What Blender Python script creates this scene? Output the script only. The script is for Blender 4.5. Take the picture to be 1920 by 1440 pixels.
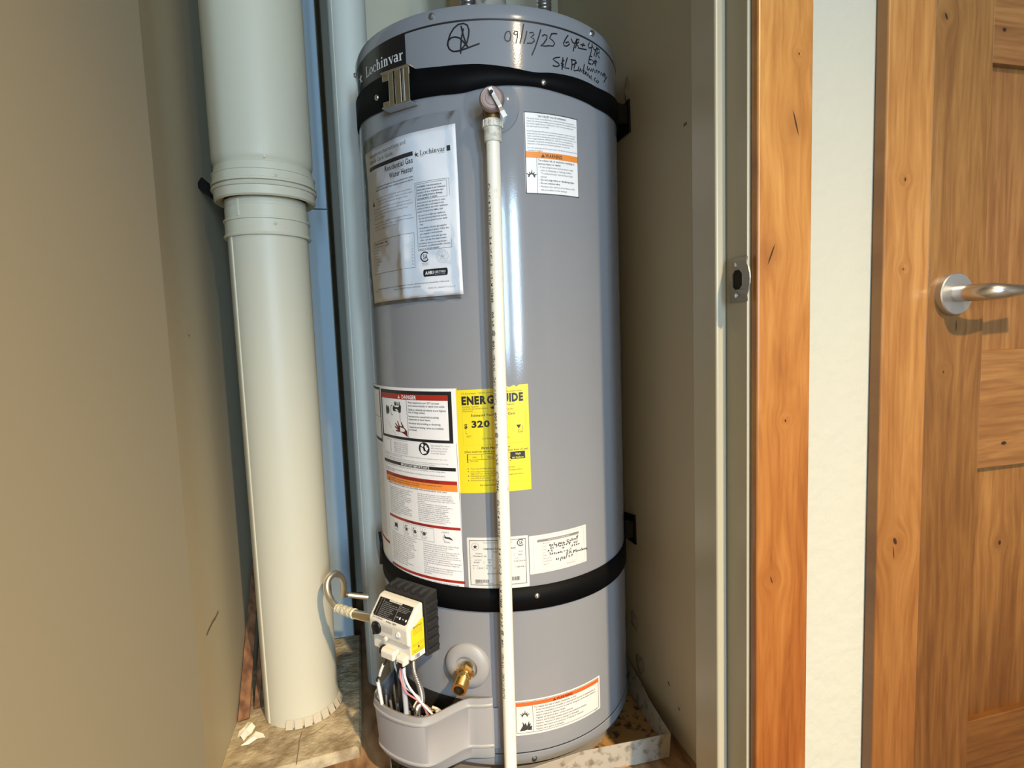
import bpy, bmesh, math, random
from mathutils import Vector, Matrix
from mathutils.geometry import tessellate_polygon
random.seed(7)
for o in list(bpy.data.objects):
    bpy.data.objects.remove(o)
SC = bpy.context.scene
COL = SC.collection
PI = math.pi

# ------------------------------------------------------------------ camera, light, exposure
CAMZ = 0.79                       # lens height above the floor
PITCH, ROLL, FPX = 0.0894, -0.0361, 1062.0
SY, CY = 0.24536, 0.96943         # camera turned 14.2 degrees right of the closet axis
F_ = Vector((math.cos(PITCH)*SY, math.cos(PITCH)*CY, -math.sin(PITCH)))
R0 = Vector((CY, -SY, 0.0)); U0 = R0.cross(F_)
RT = R0*math.cos(ROLL) + U0*math.sin(ROLL)
UP = -R0*math.sin(ROLL) + U0*math.cos(ROLL)
CAM = Vector((0, 0, CAMZ))
cd = bpy.data.cameras.new('camera'); cam = bpy.data.objects.new('camera', cd); COL.objects.link(cam)
m = Matrix.Identity(4)
for i in range(3):
    m[i][0] = RT[i]; m[i][1] = UP[i]; m[i][2] = -F_[i]; m[i][3] = CAM[i]
cam.matrix_world = m
cd.sensor_fit = 'HORIZONTAL'; cd.sensor_width = 36.0; cd.lens = 36.0*FPX/1920.0
cd.clip_start = 0.01
SC.camera = cam
SC.view_settings.view_transform = 'Standard'; SC.view_settings.look = 'None'
SC.view_settings.gamma = 1.0; SC.view_settings.use_curve_mapping = False
SC.view_settings.exposure = 0.0

wd = bpy.data.worlds.new('daylight'); SC.world = wd; wd.use_nodes = True
bg = wd.node_tree.nodes['Background']; bg.inputs[0].default_value = (0.55, 0.72, 1.0, 1); bg.inputs[1].default_value = 1.0

def lamp(name, kind, loc, energy, color, target=None, **kw):
    d = bpy.data.lights.new(name, kind); d.energy = energy; d.color = color
    for k, v in kw.items(): setattr(d, k, v)
    o = bpy.data.objects.new(name, d); COL.objects.link(o); o.location = loc
    if target is not None:
        o.rotation_euler = (Vector(target)-Vector(loc)).to_track_quat('-Z', 'Y').to_euler()
    return o
# warm recessed ceiling can in the hall behind the camera, and daylight through the hall window
lamp('ceiling_can', 'SPOT', (0.79, -1.40, 2.41), 1330.0, (1.0, 0.745, 0.43), (0.70, -1.22, 0.0),
     spot_size=math.radians(122), spot_blend=1.0, shadow_soft_size=0.045)
lamp('cool_fill_left', 'AREA', (-0.06, -3.16, 1.25), 52.0, (0.46, 0.71, 1.0), (-0.06, 0.0, 1.25),  # added cool fill light for the heater's right side
     shape='RECTANGLE', size=0.16, size_y=1.30)
lamp('window_daylight', 'AREA', (0.62, -3.16, 1.25), 112.0, (0.56, 0.79, 1.0), (0.62, 0.0, 1.25),
     shape='RECTANGLE', size=0.33, size_y=1.55)
lamp('ceiling_can_bulb', 'POINT', (0.79, -1.40, 2.40), 26.0, (1.0, 0.76, 0.45), shadow_soft_size=0.035)

# ------------------------------------------------------------------ helpers
def ray(px):
    return F_ + RT*((px[0]-960)/FPX) - UP*((px[1]-720)/FPX)
def on_floor(px, z):
    d = ray(px); return CAM + d*((z-CAMZ)/d.z)
def on_u(px, u):
    d = ray(px); return CAM + d*(u/d.x)
def on_v(px, v):
    d = ray(px); return CAM + d*(v/d.y)

MATS = {}
def mat(name, color, rough=0.5, metal=0.0, spec=0.5, coat=0.0, alpha=1.0):
    if name in MATS: return MATS[name]
    M = bpy.data.materials.new(name); M.use_nodes = True
    b = M.node_tree.nodes['Principled BSDF']
    b.inputs['Base Color'].default_value = (*color, 1); b.inputs['Roughness'].default_value = rough
    b.inputs['Metallic'].default_value = metal; b.inputs['Specular IOR Level'].default_value = spec
    b.inputs['Coat Weight'].default_value = coat; b.inputs['Coat Roughness'].default_value = 0.12
    if alpha < 1: b.inputs['Alpha'].default_value = alpha
    MATS[name] = M
    return M
def N(M, t, **kw):
    n = M.node_tree.nodes.new(t)
    for k, v in kw.items(): setattr(n, k, v)
    return n
def L(M, a, b): M.node_tree.links.new(a, b)
def pos(M, scale):
    g = N(M, 'ShaderNodeNewGeometry'); v = N(M, 'ShaderNodeVectorMath', operation='MULTIPLY')
    L(M, g.outputs['Position'], v.inputs[0]); v.inputs[1].default_value = scale
    return v.outputs[0]
def add_bump(M, scale, strength, dist=0.001, detail=3.0, vec=(1, 1, 1)):
    p = pos(M, vec); n = N(M, 'ShaderNodeTexNoise'); n.inputs['Scale'].default_value = scale; n.inputs['Detail'].default_value = detail
    L(M, p, n.inputs['Vector'])
    bu = N(M, 'ShaderNodeBump'); bu.inputs['Strength'].default_value = strength; bu.inputs['Distance'].default_value = dist
    L(M, n.outputs['Fac'], bu.inputs['Height']); L(M, bu.outputs[0], M.node_tree.nodes['Principled BSDF'].inputs['Normal'])
    return M
def mottle(M, c1, c2, scale, lo=0.4, hi=0.65, detail=4.0, vec=(1, 1, 1)):
    p = pos(M, vec); n = N(M, 'ShaderNodeTexNoise'); n.inputs['Scale'].default_value = scale; n.inputs['Detail'].default_value = detail
    L(M, p, n.inputs['Vector'])
    r = N(M, 'ShaderNodeValToRGB'); r.color_ramp.elements[0].position = lo; r.color_ramp.elements[1].position = hi
    r.color_ramp.elements[0].color = (*c1, 1); r.color_ramp.elements[1].color = (*c2, 1)
    L(M, n.outputs['Fac'], r.inputs[0])
    b = M.node_tree.nodes['Principled BSDF']
    old = b.inputs['Base Color']
    if old.is_linked:
        mx = N(M, 'ShaderNodeMix', data_type='RGBA', blend_type='MULTIPLY'); mx.inputs[0].default_value = 1.0
        L(M, old.links[0].from_socket, mx.inputs[6]); L(M, r.outputs[0], mx.inputs[7]); L(M, mx.outputs[2], old)
    else: L(M, r.outputs[0], old)
    return M
def wood(name, base, dark, light, knots=(), seed=0.0, shade_ramp=None, grain='z', rough=0.32, plane='x'):
    """plain sawn knotty wood: long grain along one axis, knots at (x, z) points of the board face"""
    M = mat(name, base, rough, coat=0.25); nt = M.node_tree; b = nt.nodes['Principled BSDF']
    g = N(M, 'ShaderNodeNewGeometry'); sx = N(M, 'ShaderNodeSeparateXYZ'); L(M, g.outputs['Position'], sx.inputs[0])
    X = sx.outputs['X'] if plane == 'x' else sx.outputs['Y']
    Z = sx.outputs['Z']
    def math_(op, a, c, d=None):
        n = N(M, 'ShaderNodeMath', operation=op)
        for i, q in enumerate((a, c, d)):
            if q is None: continue
            if isinstance(q, (int, float)): n.inputs[i].default_value = q
            else: L(M, q, n.inputs[i])
        return n.outputs[0]
    shift = None; core = None; halo = None
    for (kx, kz, rx, rz, tilt) in knots:
        dzz = math_('SUBTRACT', Z, kz); dz = math_('MULTIPLY', dzz, 1.0/rz)
        dx = math_('MULTIPLY', math_('ADD', math_('SUBTRACT', X, kx), math_('MULTIPLY', dzz, tilt)), 1.0/rx)
        bx = math_('MULTIPLY', math_('SUBTRACT', X, kx), 0.45/rz); bz = math_('MULTIPLY', dz, 0.45); b2 = math_('ADD', math_('MULTIPLY', bx, bx), math_('MULTIPLY', bz, bz))
        d2 = math_('ADD', math_('MULTIPLY', dx, dx), math_('MULTIPLY', dz, dz))
        fall = math_('DIVIDE', 1.0, math_('ADD', 1.0, b2))
        s = math_('MULTIPLY', math_('MULTIPLY', fall, bx), -0.020)
        shift = s if shift is None else math_('ADD', shift, s)
        k = math_('SUBTRACT', 1.0, math_('MINIMUM', d2, 1.0)); core = k if core is None else math_('MAXIMUM', core, k)
        h = math_('POWER', fall, 3.0); halo = h if halo is None else math_('MAXIMUM', halo, h)
    Xs = X if shift is None else math_('ADD', X, shift)
    cv = N(M, 'ShaderNodeCombineXYZ')
    if grain == 'z': L(M, math_('MULTIPLY', Xs, 1.0), cv.inputs[0]); L(M, math_('MULTIPLY', Z, 0.07), cv.inputs[2])
    else: L(M, math_('MULTIPLY', Xs, 0.07), cv.inputs[0]); L(M, Z, cv.inputs[2])
    cv.inputs[1].default_value = seed
    n1 = N(M, 'ShaderNodeTexNoise'); n1.inputs['Scale'].default_value = 26; n1.inputs['Detail'].default_value = 3; n1.inputs['Distortion'].default_value = 0.6
    n2 = N(M, 'ShaderNodeTexNoise'); n2.inputs['Scale'].default_value = 170; n2.inputs['Detail'].default_value = 4
    L(M, cv.outputs[0], n1.inputs['Vector']); L(M, cv.outputs[0], n2.inputs['Vector'])
    rings = math_('SINE', math_('MULTIPLY', n1.outputs['Fac'], 46.0), 0.0)
    rings = math_('MULTIPLY_ADD', rings, 0.5, 0.5)
    r = N(M, 'ShaderNodeValToRGB'); e = r.color_ramp.elements
    e[0].position = 0.0; e[0].color = (*dark, 1); e[1].position = 1.0; e[1].color = (*light, 1)
    md = e.new(0.48); md.color = (*base, 1)
    n3 = N(M, 'ShaderNodeTexNoise'); n3.inputs['Scale'].default_value = 75; n3.inputs['Detail'].default_value = 5; n3.inputs['Roughness'].default_value = 0.65; n3.inputs['Distortion'].default_value = 0.8
    L(M, cv.outputs[0], n3.inputs['Vector'])
    f = math_('ADD', math_('ADD', math_('MULTIPLY', n1.outputs['Fac'], 0.50), math_('MULTIPLY', math_('SUBTRACT', n3.outputs['Fac'], 0.275), 1.35)), math_('ADD', math_('MULTIPLY', rings, 0.09), math_('MULTIPLY', math_('SUBTRACT', n2.outputs['Fac'], 0.6), 0.60)))
    L(M, f, r.inputs[0])
    out = r.outputs[0]
    if shade_ramp:                      # paints shade into the board colour, darker towards its lower end
        (za, ga), (zb, gb) = shade_ramp
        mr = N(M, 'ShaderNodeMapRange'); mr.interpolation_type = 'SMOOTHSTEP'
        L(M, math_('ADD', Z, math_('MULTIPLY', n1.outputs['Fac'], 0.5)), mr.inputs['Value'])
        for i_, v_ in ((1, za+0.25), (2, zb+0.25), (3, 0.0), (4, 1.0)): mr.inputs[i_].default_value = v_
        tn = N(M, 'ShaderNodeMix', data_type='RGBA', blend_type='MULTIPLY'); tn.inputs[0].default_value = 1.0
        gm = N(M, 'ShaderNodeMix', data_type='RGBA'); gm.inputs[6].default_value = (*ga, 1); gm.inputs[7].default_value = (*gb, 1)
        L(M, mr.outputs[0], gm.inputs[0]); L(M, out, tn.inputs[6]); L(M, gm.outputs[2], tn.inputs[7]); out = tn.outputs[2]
    if knots:
        mx = N(M, 'ShaderNodeMix', data_type='RGBA'); L(M, math_('MULTIPLY', halo, 0.45), mx.inputs[0]); L(M, out, mx.inputs[6]); mx.inputs[7].default_value = (*dark, 1)
        m2 = N(M, 'ShaderNodeMix', data_type='RGBA'); L(M, math_('SMOOTH_MIN', math_('MULTIPLY', core, 1.7), 0.94, 0.1), m2.inputs[0]); L(M, mx.outputs[2], m2.inputs[6]); m2.inputs[7].default_value = (dark[0]*0.10, dark[1]*0.08, dark[2]*0.08, 1)
        out = m2.outputs[2]
    L(M, out, b.inputs['Base Color'])
    bu = N(M, 'ShaderNodeBump'); bu.inputs['Strength'].default_value = 0.12; bu.inputs['Distance'].default_value = 0.0006
    L(M, n2.outputs['Fac'], bu.inputs['Height']); L(M, bu.outputs[0], b.inputs['Normal'])
    return M

class MB:
    """collects shapes in world coordinates; build() links them as ONE mesh object"""
    def __init__(self): self.v = []; self.f = []; self.mi = []; self.sm = []; self.cur = 0; self.smooth = False
    def add(self, vs, fs, smooth=None):
        o = len(self.v); self.v += [Vector(p) for p in vs]
        for f in fs:
            self.f.append(tuple(i+o for i in f)); self.mi.append(self.cur); self.sm.append(self.smooth if smooth is None else smooth)
    def box(self, a, b):
        x0, x1 = sorted((a[0], b[0])); y0, y1 = sorted((a[1], b[1])); z0, z1 = sorted((a[2], b[2]))
        self.add([(x0,y0,z0),(x1,y0,z0),(x1,y1,z0),(x0,y1,z0),(x0,y0,z1),(x1,y0,z1),(x1,y1,z1),(x0,y1,z1)],
                 [(0,3,2,1),(4,5,6,7),(0,1,5,4),(1,2,6,5),(2,3,7,6),(3,0,4,7)], False)
    def obox(self, c, ax, ay, az, hx, hy, hz):
        c = Vector(c); P = []
        for k in (-1, 1):
            for (i, j) in ((-1,-1),(1,-1),(1,1),(-1,1)): P.append(c+Vector(ax)*hx*i+Vector(ay)*hy*j+Vector(az)*hz*k)
        self.add(P, [(0,3,2,1),(4,5,6,7),(0,1,5,4),(1,2,6,5),(2,3,7,6),(3,0,4,7)], False)
    def prism(self, poly, dirv, smooth=False):
        n = len(poly); P = [Vector(p) for p in poly]; D = Vector(dirv)
        self.add(P+[p+D for p in P], [tuple(range(n-1, -1, -1)), tuple(range(n, 2*n))]+[(i, (i+1) % n, n+(i+1) % n, n+i) for i in range(n)], smooth)
    def lathe(self, prof, c, axis=(0,0,1), seg=48, smooth=True, cap=(True, True)):
        ax = Vector(axis).normalized(); t = Vector((1,0,0)) if abs(ax.x) < 0.8 else Vector((0,1,0))
        e1 = ax.cross(t).normalized(); e2 = ax.cross(e1); c = Vector(c); V = []; F = []
        for (r, h) in prof:
            for i in range(seg):
                a = 2*PI*i/seg; V.append(c+ax*h+(e1*math.cos(a)+e2*math.sin(a))*r)
        for j in range(len(prof)-1):
            for i in range(seg):
                k = (i+1) % seg; F.append((j*seg+i, j*seg+k, (j+1)*seg+k, (j+1)*seg+i))
        self.add(V, F, smooth)
        if cap[0]: self.add(V[:seg], [tuple(range(seg-1, -1, -1))], False)
        if cap[1]: self.add(V[-seg:], [tuple(range(seg))], False)
    def tube(self, pts, r, seg=10, cap=True, smooth=True, sub=0, flat=1.0):
        P = [Vector(p) for p in pts]
        if sub: P = spline(P, sub)
        rs = r if isinstance(r, (list, tuple)) else [r]*len(P)
        if len(rs) != len(P): rs = [rs[min(len(rs)-1, int(i*len(rs)/len(P)))] for i in range(len(P))]
        V = []; F = []; prev = None
        for i, p in enumerate(P):
            d = (P[min(i+1, len(P)-1)]-P[max(i-1, 0)]).normalized()
            if prev is None:
                t = Vector((0,0,1)) if abs(d.z) < 0.9 else Vector((1,0,0)); e1 = d.cross(t).normalized()
            else: e1 = (prev-d*prev.dot(d)).normalized()
            prev = e1; e2 = d.cross(e1)
            for k in range(seg):
                a = 2*PI*k/seg; V.append(p+(e1*math.cos(a)+e2*math.sin(a)*flat)*rs[i])
        for i in range(len(P)-1):
            for k in range(seg):
                q = (k+1) % seg; F.append((i*seg+k, i*seg+q, (i+1)*seg+q, (i+1)*seg+k))
        self.add(V, F, smooth)
        if cap: self.add(V[:seg], [tuple(range(seg-1, -1, -1))], False); self.add(V[-seg:], [tuple(range(seg))], False)
    def build(self, name, mats, parent=None, base=None, bevel=0.0, seg=2, solid=0.0, sub=0, label=None):
        me = bpy.data.meshes.new(name)
        if not isinstance(mats, (list, tuple)): mats = [mats]
        for q in mats: me.materials.append(q)
        if base is None: base = parent['_base'] if parent is not None else (0, 0, 0)
        b = Vector(base)
        me.from_pydata([tuple(p-b) for p in self.v], [], self.f)
        me.polygons.foreach_set('material_index', self.mi); me.polygons.foreach_set('use_smooth', self.sm)
        me.update()
        if any(self.sm): me.set_sharp_from_angle(angle=math.radians(38))
        o = bpy.data.objects.new(name, me); COL.objects.link(o)
        if parent is not None: o.parent = parent
        else: o.location = b
        o['_base'] = list(base)
        if solid: s = o.modifiers.new('solid', 'SOLIDIFY'); s.thickness = solid; s.offset = 0
        if bevel: w = o.modifiers.new('bevel', 'BEVEL'); w.width = bevel; w.segments = seg; w.limit_method = 'ANGLE'; w.angle_limit = math.radians(35)
        if sub: w = o.modifiers.new('sub', 'SUBSURF'); w.levels = sub; w.render_levels = sub
        if label: o['label'] = label
        return o
def spline(P, n):
    out = []
    for i in range(len(P)-1):
        p0 = P[max(i-1,0)]; p1 = P[i]; p2 = P[i+1]; p3 = P[min(i+2,len(P)-1)]
        for k in range(n):
            t = k/n; out.append(0.5*((2*p1)+(p2-p0)*t+(2*p0-5*p1+4*p2-p3)*t*t+(3*p1-3*p2+p3-p0)*t*t*t))
    out.append(P[-1]); return out
def thing(name, label, cat, base, group=None):
    o = bpy.data.objects.new(name, None); COL.objects.link(o); o.location = base
    o.empty_display_size = 0.05; o['_base'] = list(base); o['label'] = label; o['category'] = cat
    if group: o['group'] = group
    return o
def tag(o, label, cat, group=None):
    o['label'] = label; o['category'] = cat
    if group: o['group'] = group
    return o
def struct(o): o['kind'] = 'structure'; return o

# heater axis: arc length a (mm, 0 faces the camera) and height z (mm, relative to the lens) on the jacket
HX, HY, HR = 0.2634, 1.1578, 0.254
OFF = math.radians(14.203)
def hdir(a): t = a/1000.0/HR - OFF; return Vector((math.sin(t), -math.cos(t), 0))
def H(a, z, r=0.0):
    d = hdir(a); return Vector((HX, HY, CAMZ+z/1000.0)) + d*(HR+r)
def deg(d): return math.radians(d)*HR*1000.0

# ---- flat print: shapes, stroke lines and lettering laid on a surface given by a mapping F(x, y, lift)
GL = {}
def glyphs(chars, weight):
    need = [c for c in chars if (c, weight) not in GL]
    if not need: return
    for c in need:
        if c == ' ': GL[(c, weight)] = ([], [], 0.27); continue
        cu = bpy.data.curves.new('g', 'FONT'); cu.body = c; cu.size = 1.0; cu.resolution_u = 2; cu.offset = weight; cu.fill_mode = 'FRONT'
        ob = bpy.data.objects.new('g', cu); me = ob.to_mesh()
        V = [(v.co.x, v.co.y) for v in me.vertices]; Fs = [tuple(p.vertices) for p in me.polygons]
        adv = (max(x for x, y in V) if V else 0.2) + 0.065
        GL[(c, weight)] = (V, Fs, adv); ob.to_mesh_clear()
        bpy.data.objects.remove(ob); bpy.data.curves.remove(cu)
class Art:
    def __init__(self, fn, lift=0.0002): self.fn = fn; self.mb = MB(); self.mats = []; self.lift = lift; self.k = 0
    def ink(self, M, layer=None):
        if M not in self.mats: self.mats.append(M)
        self.mb.cur = self.mats.index(M)
        if layer is not None: self.k = layer
        return self
    def put(self, V, Fs):
        self.mb.add([self.fn(x, y, self.lift*(1+self.k)) for x, y in V], Fs)
    def rect(self, x0, y0, x1, y1, step=9.0):
        n = max(1, int(abs(x1-x0)/step)); V = []
        for i in range(n+1):
            x = x0+(x1-x0)*i/n; V += [(x, y0), (x, y1)]
        self.put(V, [(2*i, 2*i+2, 2*i+3, 2*i+1) for i in range(n)])
    def frame(self, x0, y0, x1, y1, w):
        self.rect(x0, y0, x1, y0-w); self.rect(x0, y1+w, x1, y1); self.rect(x0, y0, x0+w, y1); self.rect(x1-w, y0, x1, y1)
    def poly(self, pts):
        t = tessellate_polygon([[Vector((x, y, 0)) for x, y in pts]]); self.put(pts, [tuple(q) for q in t])
    def disc(self, x, y, r, ry=None, n=20):
        ry = ry or r; self.put([(x+r*math.cos(2*PI*i/n), y+ry*math.sin(2*PI*i/n)) for i in range(n)], [tuple(range(n))])
    def ring(self, x, y, r, w, a0=0, a1=360, n=28, ry=None, wy=None):
        ry = ry or r; wy = w if wy is None else wy; V = []
        for i in range(n+1):
            a = math.radians(a0+(a1-a0)*i/n); c, s = math.cos(a), math.sin(a)
            V += [(x+r*c, y+ry*s), (x+(r-w)*c, y+(ry-wy)*s)]
        self.put(V, [(2*i, 2*i+2, 2*i+3, 2*i+1) for i in range(n)])
    def line(self, pts, w):
        P = [Vector((x, y)) for x, y in pts]; V = []
        for i, p in enumerate(P):
            d = P[min(i+1, len(P)-1)]-P[max(i-1, 0)]
            d = d.normalized() if d.length > 1e-9 else Vector((1, 0))
            n = Vector((-d.y, d.x))*w*0.5; e = d*w*0.25*(-1 if i == 0 else (1 if i == len(P)-1 else 0))
            V += [tuple(p+e+n), tuple(p+e-n)]
        self.put(V, [(2*i, 2*i+2, 2*i+3, 2*i+1) for i in range(len(P)-1)])
    def text(self, s, x, y, h, width=None, align='l', weight=0.0, slant=0.0, rot=0.0, sx=1.0):
        glyphs(s, weight); glyphs('H', 0.0)
        cap = max(v[1] for v in GL[('H', 0.0)][0]); k = h/cap; tot = sum(GL[(c, weight)][2] for c in s)*k
        kx = k*sx if width is None else k*width/tot
        W = tot*kx/k; x0 = x if align == 'l' else (x-W if align == 'r' else x-W/2)
        ca, sa = math.cos(rot), math.sin(rot); u = x0-x
        for c in s:
            V, Fs, adv = GL[(c, weight)]
            if V:
                Q = []
                for px, py in V:
                    qx = u+(px+slant*py)*kx; qy = py*k; Q.append((x+qx*ca-qy*sa, y+qx*sa+qy*ca))
                self.put(Q, Fs)
            u += adv*kx
        return W
    def lines(self, rows, x, y, dy, h, weight=0.0, sx=1.0, maxw=None):
        for i, s in enumerate(rows):
            if s: 
                glyphs(s, weight); glyphs('H', 0.0)
                self.text(s, x, y-dy*i, h, weight=weight, sx=sx) if maxw is None else self.text(s, x, y-dy*i, h, width=maxw*min(1.0, len(s)/max(len(q) for q in rows)), weight=weight)
    def serif(self, x, y, h, width):
        """the maker's old-style serif lettering, drawn from thick and thin strokes; h is the capital height"""
        s = h; xh = 0.66; th = 0.14; tn = 0.045; cur = [0.0]; out = []
        def R(x0, y0, x1, y1): out.append([(cur[0]+x0, y0), (cur[0]+x1, y0), (cur[0]+x1, y1), (cur[0]+x0, y1)])
        def Pg(p): out.append([(cur[0]+q[0], q[1]) for q in p])
        def bowl(cx, cy, rx, ry, a0=0, a1=360, n=22):
            for i in range(n):
                A = [math.radians(a0+(a1-a0)*q/n) for q in (i, i+1)]
                Pg([(cx+rx*math.cos(A[0]), cy+ry*math.sin(A[0])), (cx+rx*math.cos(A[1]), cy+ry*math.sin(A[1])),
                    (cx+(rx-th)*math.cos(A[1]), cy+(ry-tn)*math.sin(A[1])), (cx+(rx-th)*math.cos(A[0]), cy+(ry-tn)*math.sin(A[0]))])
        def stem(x0, top, foot=True, head=True):
            R(x0, 0, x0+th, top)
            if foot: R(x0-0.07, 0, x0+th+0.07, tn)
            if head: Pg([(x0-0.08, top-0.03), (x0+0.02, top-0.09), (x0+th, top), (x0+th, top+0.02)])
        R(0.10, 0, 0.10+th, 1.0); R(0.02, 0, 0.40, tn); R(0.02, 1-tn, 0.34, 1.0); Pg([(0.24, 0), (0.62, 0), (0.66, 0.30), (0.62, 0.30), (0.50, 0.06), (0.24, tn)]); cur[0] += 0.70
        bowl(0.29, xh/2, 0.28, xh/2+0.01); cur[0] += 0.63
        bowl(0.28, xh/2, 0.27, xh/2+0.01, 48, 318); Pg([(0.36, 0.54), (0.46, 0.54), (0.48, 0.46), (0.38, 0.44)]); cur[0] += 0.53
        def arch():
            for i in range(8):
                A = [math.radians(180-180*q/8) for q in (i, i+1)]
                Pg([(0.29+0.19*math.cos(A[0])+0.02, xh-0.21+0.22*math.sin(A[0])), (0.29+0.19*math.cos(A[1])+0.02, xh-0.21+0.22*math.sin(A[1])), (0.29+0.06*math.cos(A[1])+0.02, xh-0.21+0.15*math.sin(A[1])), (0.29+0.06*math.cos(A[0])+0.02, xh-0.21+0.15*math.sin(A[0]))])
        stem(0.08, 1.0); arch(); R(0.36, 0, 0.36+th, xh-0.20); R(0.30, 0, 0.57, tn); cur[0] += 0.63
        stem(0.08, xh); self_dot = (cur[0]+0.15, 0.90); cur[0] += 0.34
        stem(0.08, xh); arch(); R(0.36, 0, 0.36+th, xh-0.20); R(0.30, 0, 0.57, tn); cur[0] += 0.61
        Pg([(0.03, xh), (0.20, xh), (0.36, 0.12), (0.30, -0.02)]); Pg([(0.30, -0.02), (0.36, -0.02), (0.56, xh), (0.50, xh)]); R(-0.02, xh-tn, 0.27, xh); R(0.42, xh-tn, 0.61, xh); cur[0] += 0.60
        bowl(0.22, 0.18, 0.20, 0.19, 20, 340); R(0.32, 0, 0.32+th, xh-0.16)
        for i in range(6):
            A = [math.radians(170-170*q/6) for q in (i, i+1)]
            Pg([(0.26+0.20*math.cos(A[0]), 0.48+0.20*math.sin(A[0])), (0.26+0.20*math.cos(A[1]), 0.48+0.20*math.sin(A[1])), (0.26+0.07*math.cos(A[1]), 0.48+0.14*math.sin(A[1])), (0.26+0.07*math.cos(A[0]), 0.48+0.14*math.sin(A[0]))])
        R(0.44, 0, 0.54, tn); cur[0] += 0.56
        stem(0.08, xh); Pg([(0.22, xh-0.22), (0.28, xh-0.04), (0.40, xh+0.02), (0.42, xh-0.12), (0.30, xh-0.12)]); cur[0] += 0.46
        kx = width/cur[0]
        for p in out: self.put([(x+q[0]*kx, y+q[1]*s) for q in p], [tuple(range(len(p)))])
        self.disc(x+self_dot[0]*kx, y+self_dot[1]*s, 0.085*kx, 0.085*s, 12)
    def emblem(self, x, y, s):
        """small ragged thistle-like mark that precedes the lettering"""
        for p in ([(0.2,0),(0.34,0.4),(0.1,0.62),(0.36,0.6),(0.45,1.0),(0.54,0.62),(0.78,0.7),(0.6,0.45),(0.62,0.1),(0.5,0.32)],):
            self.poly([(x+a*s, y+b*s) for a, b in p])
        self.ring(x+0.85*s, y+0.38*s, 0.27*s, 0.11*s, 60, 300, 14)
    def alert(self, x, y, s, dark, light):
        """warning triangle with an exclamation mark"""
        self.ink(dark); self.poly([(x, y), (x+s*1.1, y), (x+s*0.55, y+s)])
        self.k += 1; self.ink(light); self.rect(x+s*0.49, y+s*0.32, x+s*0.61, y+s*0.68); self.rect(x+s*0.49, y+s*0.12, x+s*0.61, y+s*0.24); self.k -= 1
    def build(self, name, parent): return self.mb.build(name, self.mats, parent)

# ------------------------------------------------------------------ materials
PAINT = mat('cream_paint', (0.385, 0.385, 0.330), 0.55, spec=0.35); add_bump(PAINT, 60, 0.55, 0.0025, 4.0)
PAINT_CLOSET = mat('closet_paint', (0.475, 0.430, 0.315), 0.6, spec=0.3); add_bump(PAINT_CLOSET, 60, 0.08, 0.001, 3.0)
CEIL = mat('ceiling_paint', (0.35, 0.33, 0.29), 0.8)
JAMBP = mat('jamb_enamel', (0.340, 0.315, 0.235), 0.35, spec=0.5)
PLY = mat('plywood', (0.36, 0.22, 0.11), 0.75); mottle(PLY, (0.13, 0.06, 0.025), (0.36, 0.21, 0.10), 30, 0.36, 0.62, 5, (1, 0.3, 1)); add_bump(PLY, 200, 0.3)
MORTAR = mat('mortar', (0.42, 0.34, 0.22), 0.9); mottle(MORTAR, (0.25, 0.19, 0.11), (0.50, 0.42, 0.28), 24, 0.34, 0.60, 7); add_bump(MORTAR, 70, 0.9, 0.006, 7)
PANM = mat('pan_rust', (0.30, 0.17, 0.06), 0.7); mottle(PANM, (0.06, 0.03, 0.012), (0.32, 0.18, 0.06), 70, 0.36, 0.5, 4)
GALV = mat('galvanised_sheet', (0.55, 0.53, 0.46), 0.45, metal=0.45); mottle(GALV, (0.20, 0.18, 0.14), (0.50, 0.48, 0.41), 60, 0.30, 0.48, 5)
JACK = mat('jacket_grey_enamel', (0.235, 0.240, 0.255), 0.13, spec=0.5); add_bump(JACK, 420, 0.09, 0.0005, 2)
CAPM = mat('cap_grey_enamel', (0.225, 0.230, 0.245), 0.16, spec=0.5); add_bump(CAPM, 500, 0.05, 0.0004, 2)
GREYP = mat('grey_plastic', (0.30, 0.298, 0.302), 0.42)
BLACK = mat('black_print', (0.012, 0.012, 0.013), 0.45); BLACKG = mat('black_gloss', (0.010, 0.010, 0.011), 0.22)
STRAPM = mat('black_webbing', (0.003, 0.003, 0.0035), 0.6, spec=0.10); add_bump(STRAPM, 900, 0.25, 0.0005, 1)
WHITE = mat('label_white', (0.84, 0.82, 0.81), 0.38); WARMW = mat('label_cream', (0.66, 0.64, 0.60), 0.38)
SILV = mat('label_silver', (0.70, 0.68, 0.66), 0.5)
TXT = mat('print_ink', (0.035, 0.033, 0.035), 0.6); TXTG = mat('print_grey', (0.20, 0.19, 0.19), 0.6); PALE = mat('print_pale_grey', (0.42, 0.41, 0.40), 0.6)
RED = mat('print_red', (0.36, 0.022, 0.012), 0.45); ORANGE = mat('print_orange', (0.80, 0.26, 0.04), 0.45); ORRED = mat('print_orange_red', (0.78, 0.115, 0.022), 0.45)
YEL = mat('label_yellow', (0.76, 0.61, 0.016), 0.42); YELD = mat('label_yellow_shade', (0.62, 0.48, 0.01), 0.5)
MARK = mat('marker_ink', (0.006, 0.006, 0.008), 0.4)
STEEL = mat('zinc_steel', (0.62, 0.62, 0.62), 0.28, metal=1.0); NICK = mat('brushed_nickel', (0.60, 0.58, 0.56), 0.26, metal=1.0)
BRASS = mat('brass', (0.70, 0.46, 0.16), 0.22, metal=1.0); BRONZE = mat('aged_bronze', (0.22, 0.115, 0.035), 0.4, metal=0.8)
CAPR = mat('brown_cap', (0.27, 0.20, 0.18), 0.45, metal=0.3)
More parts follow.
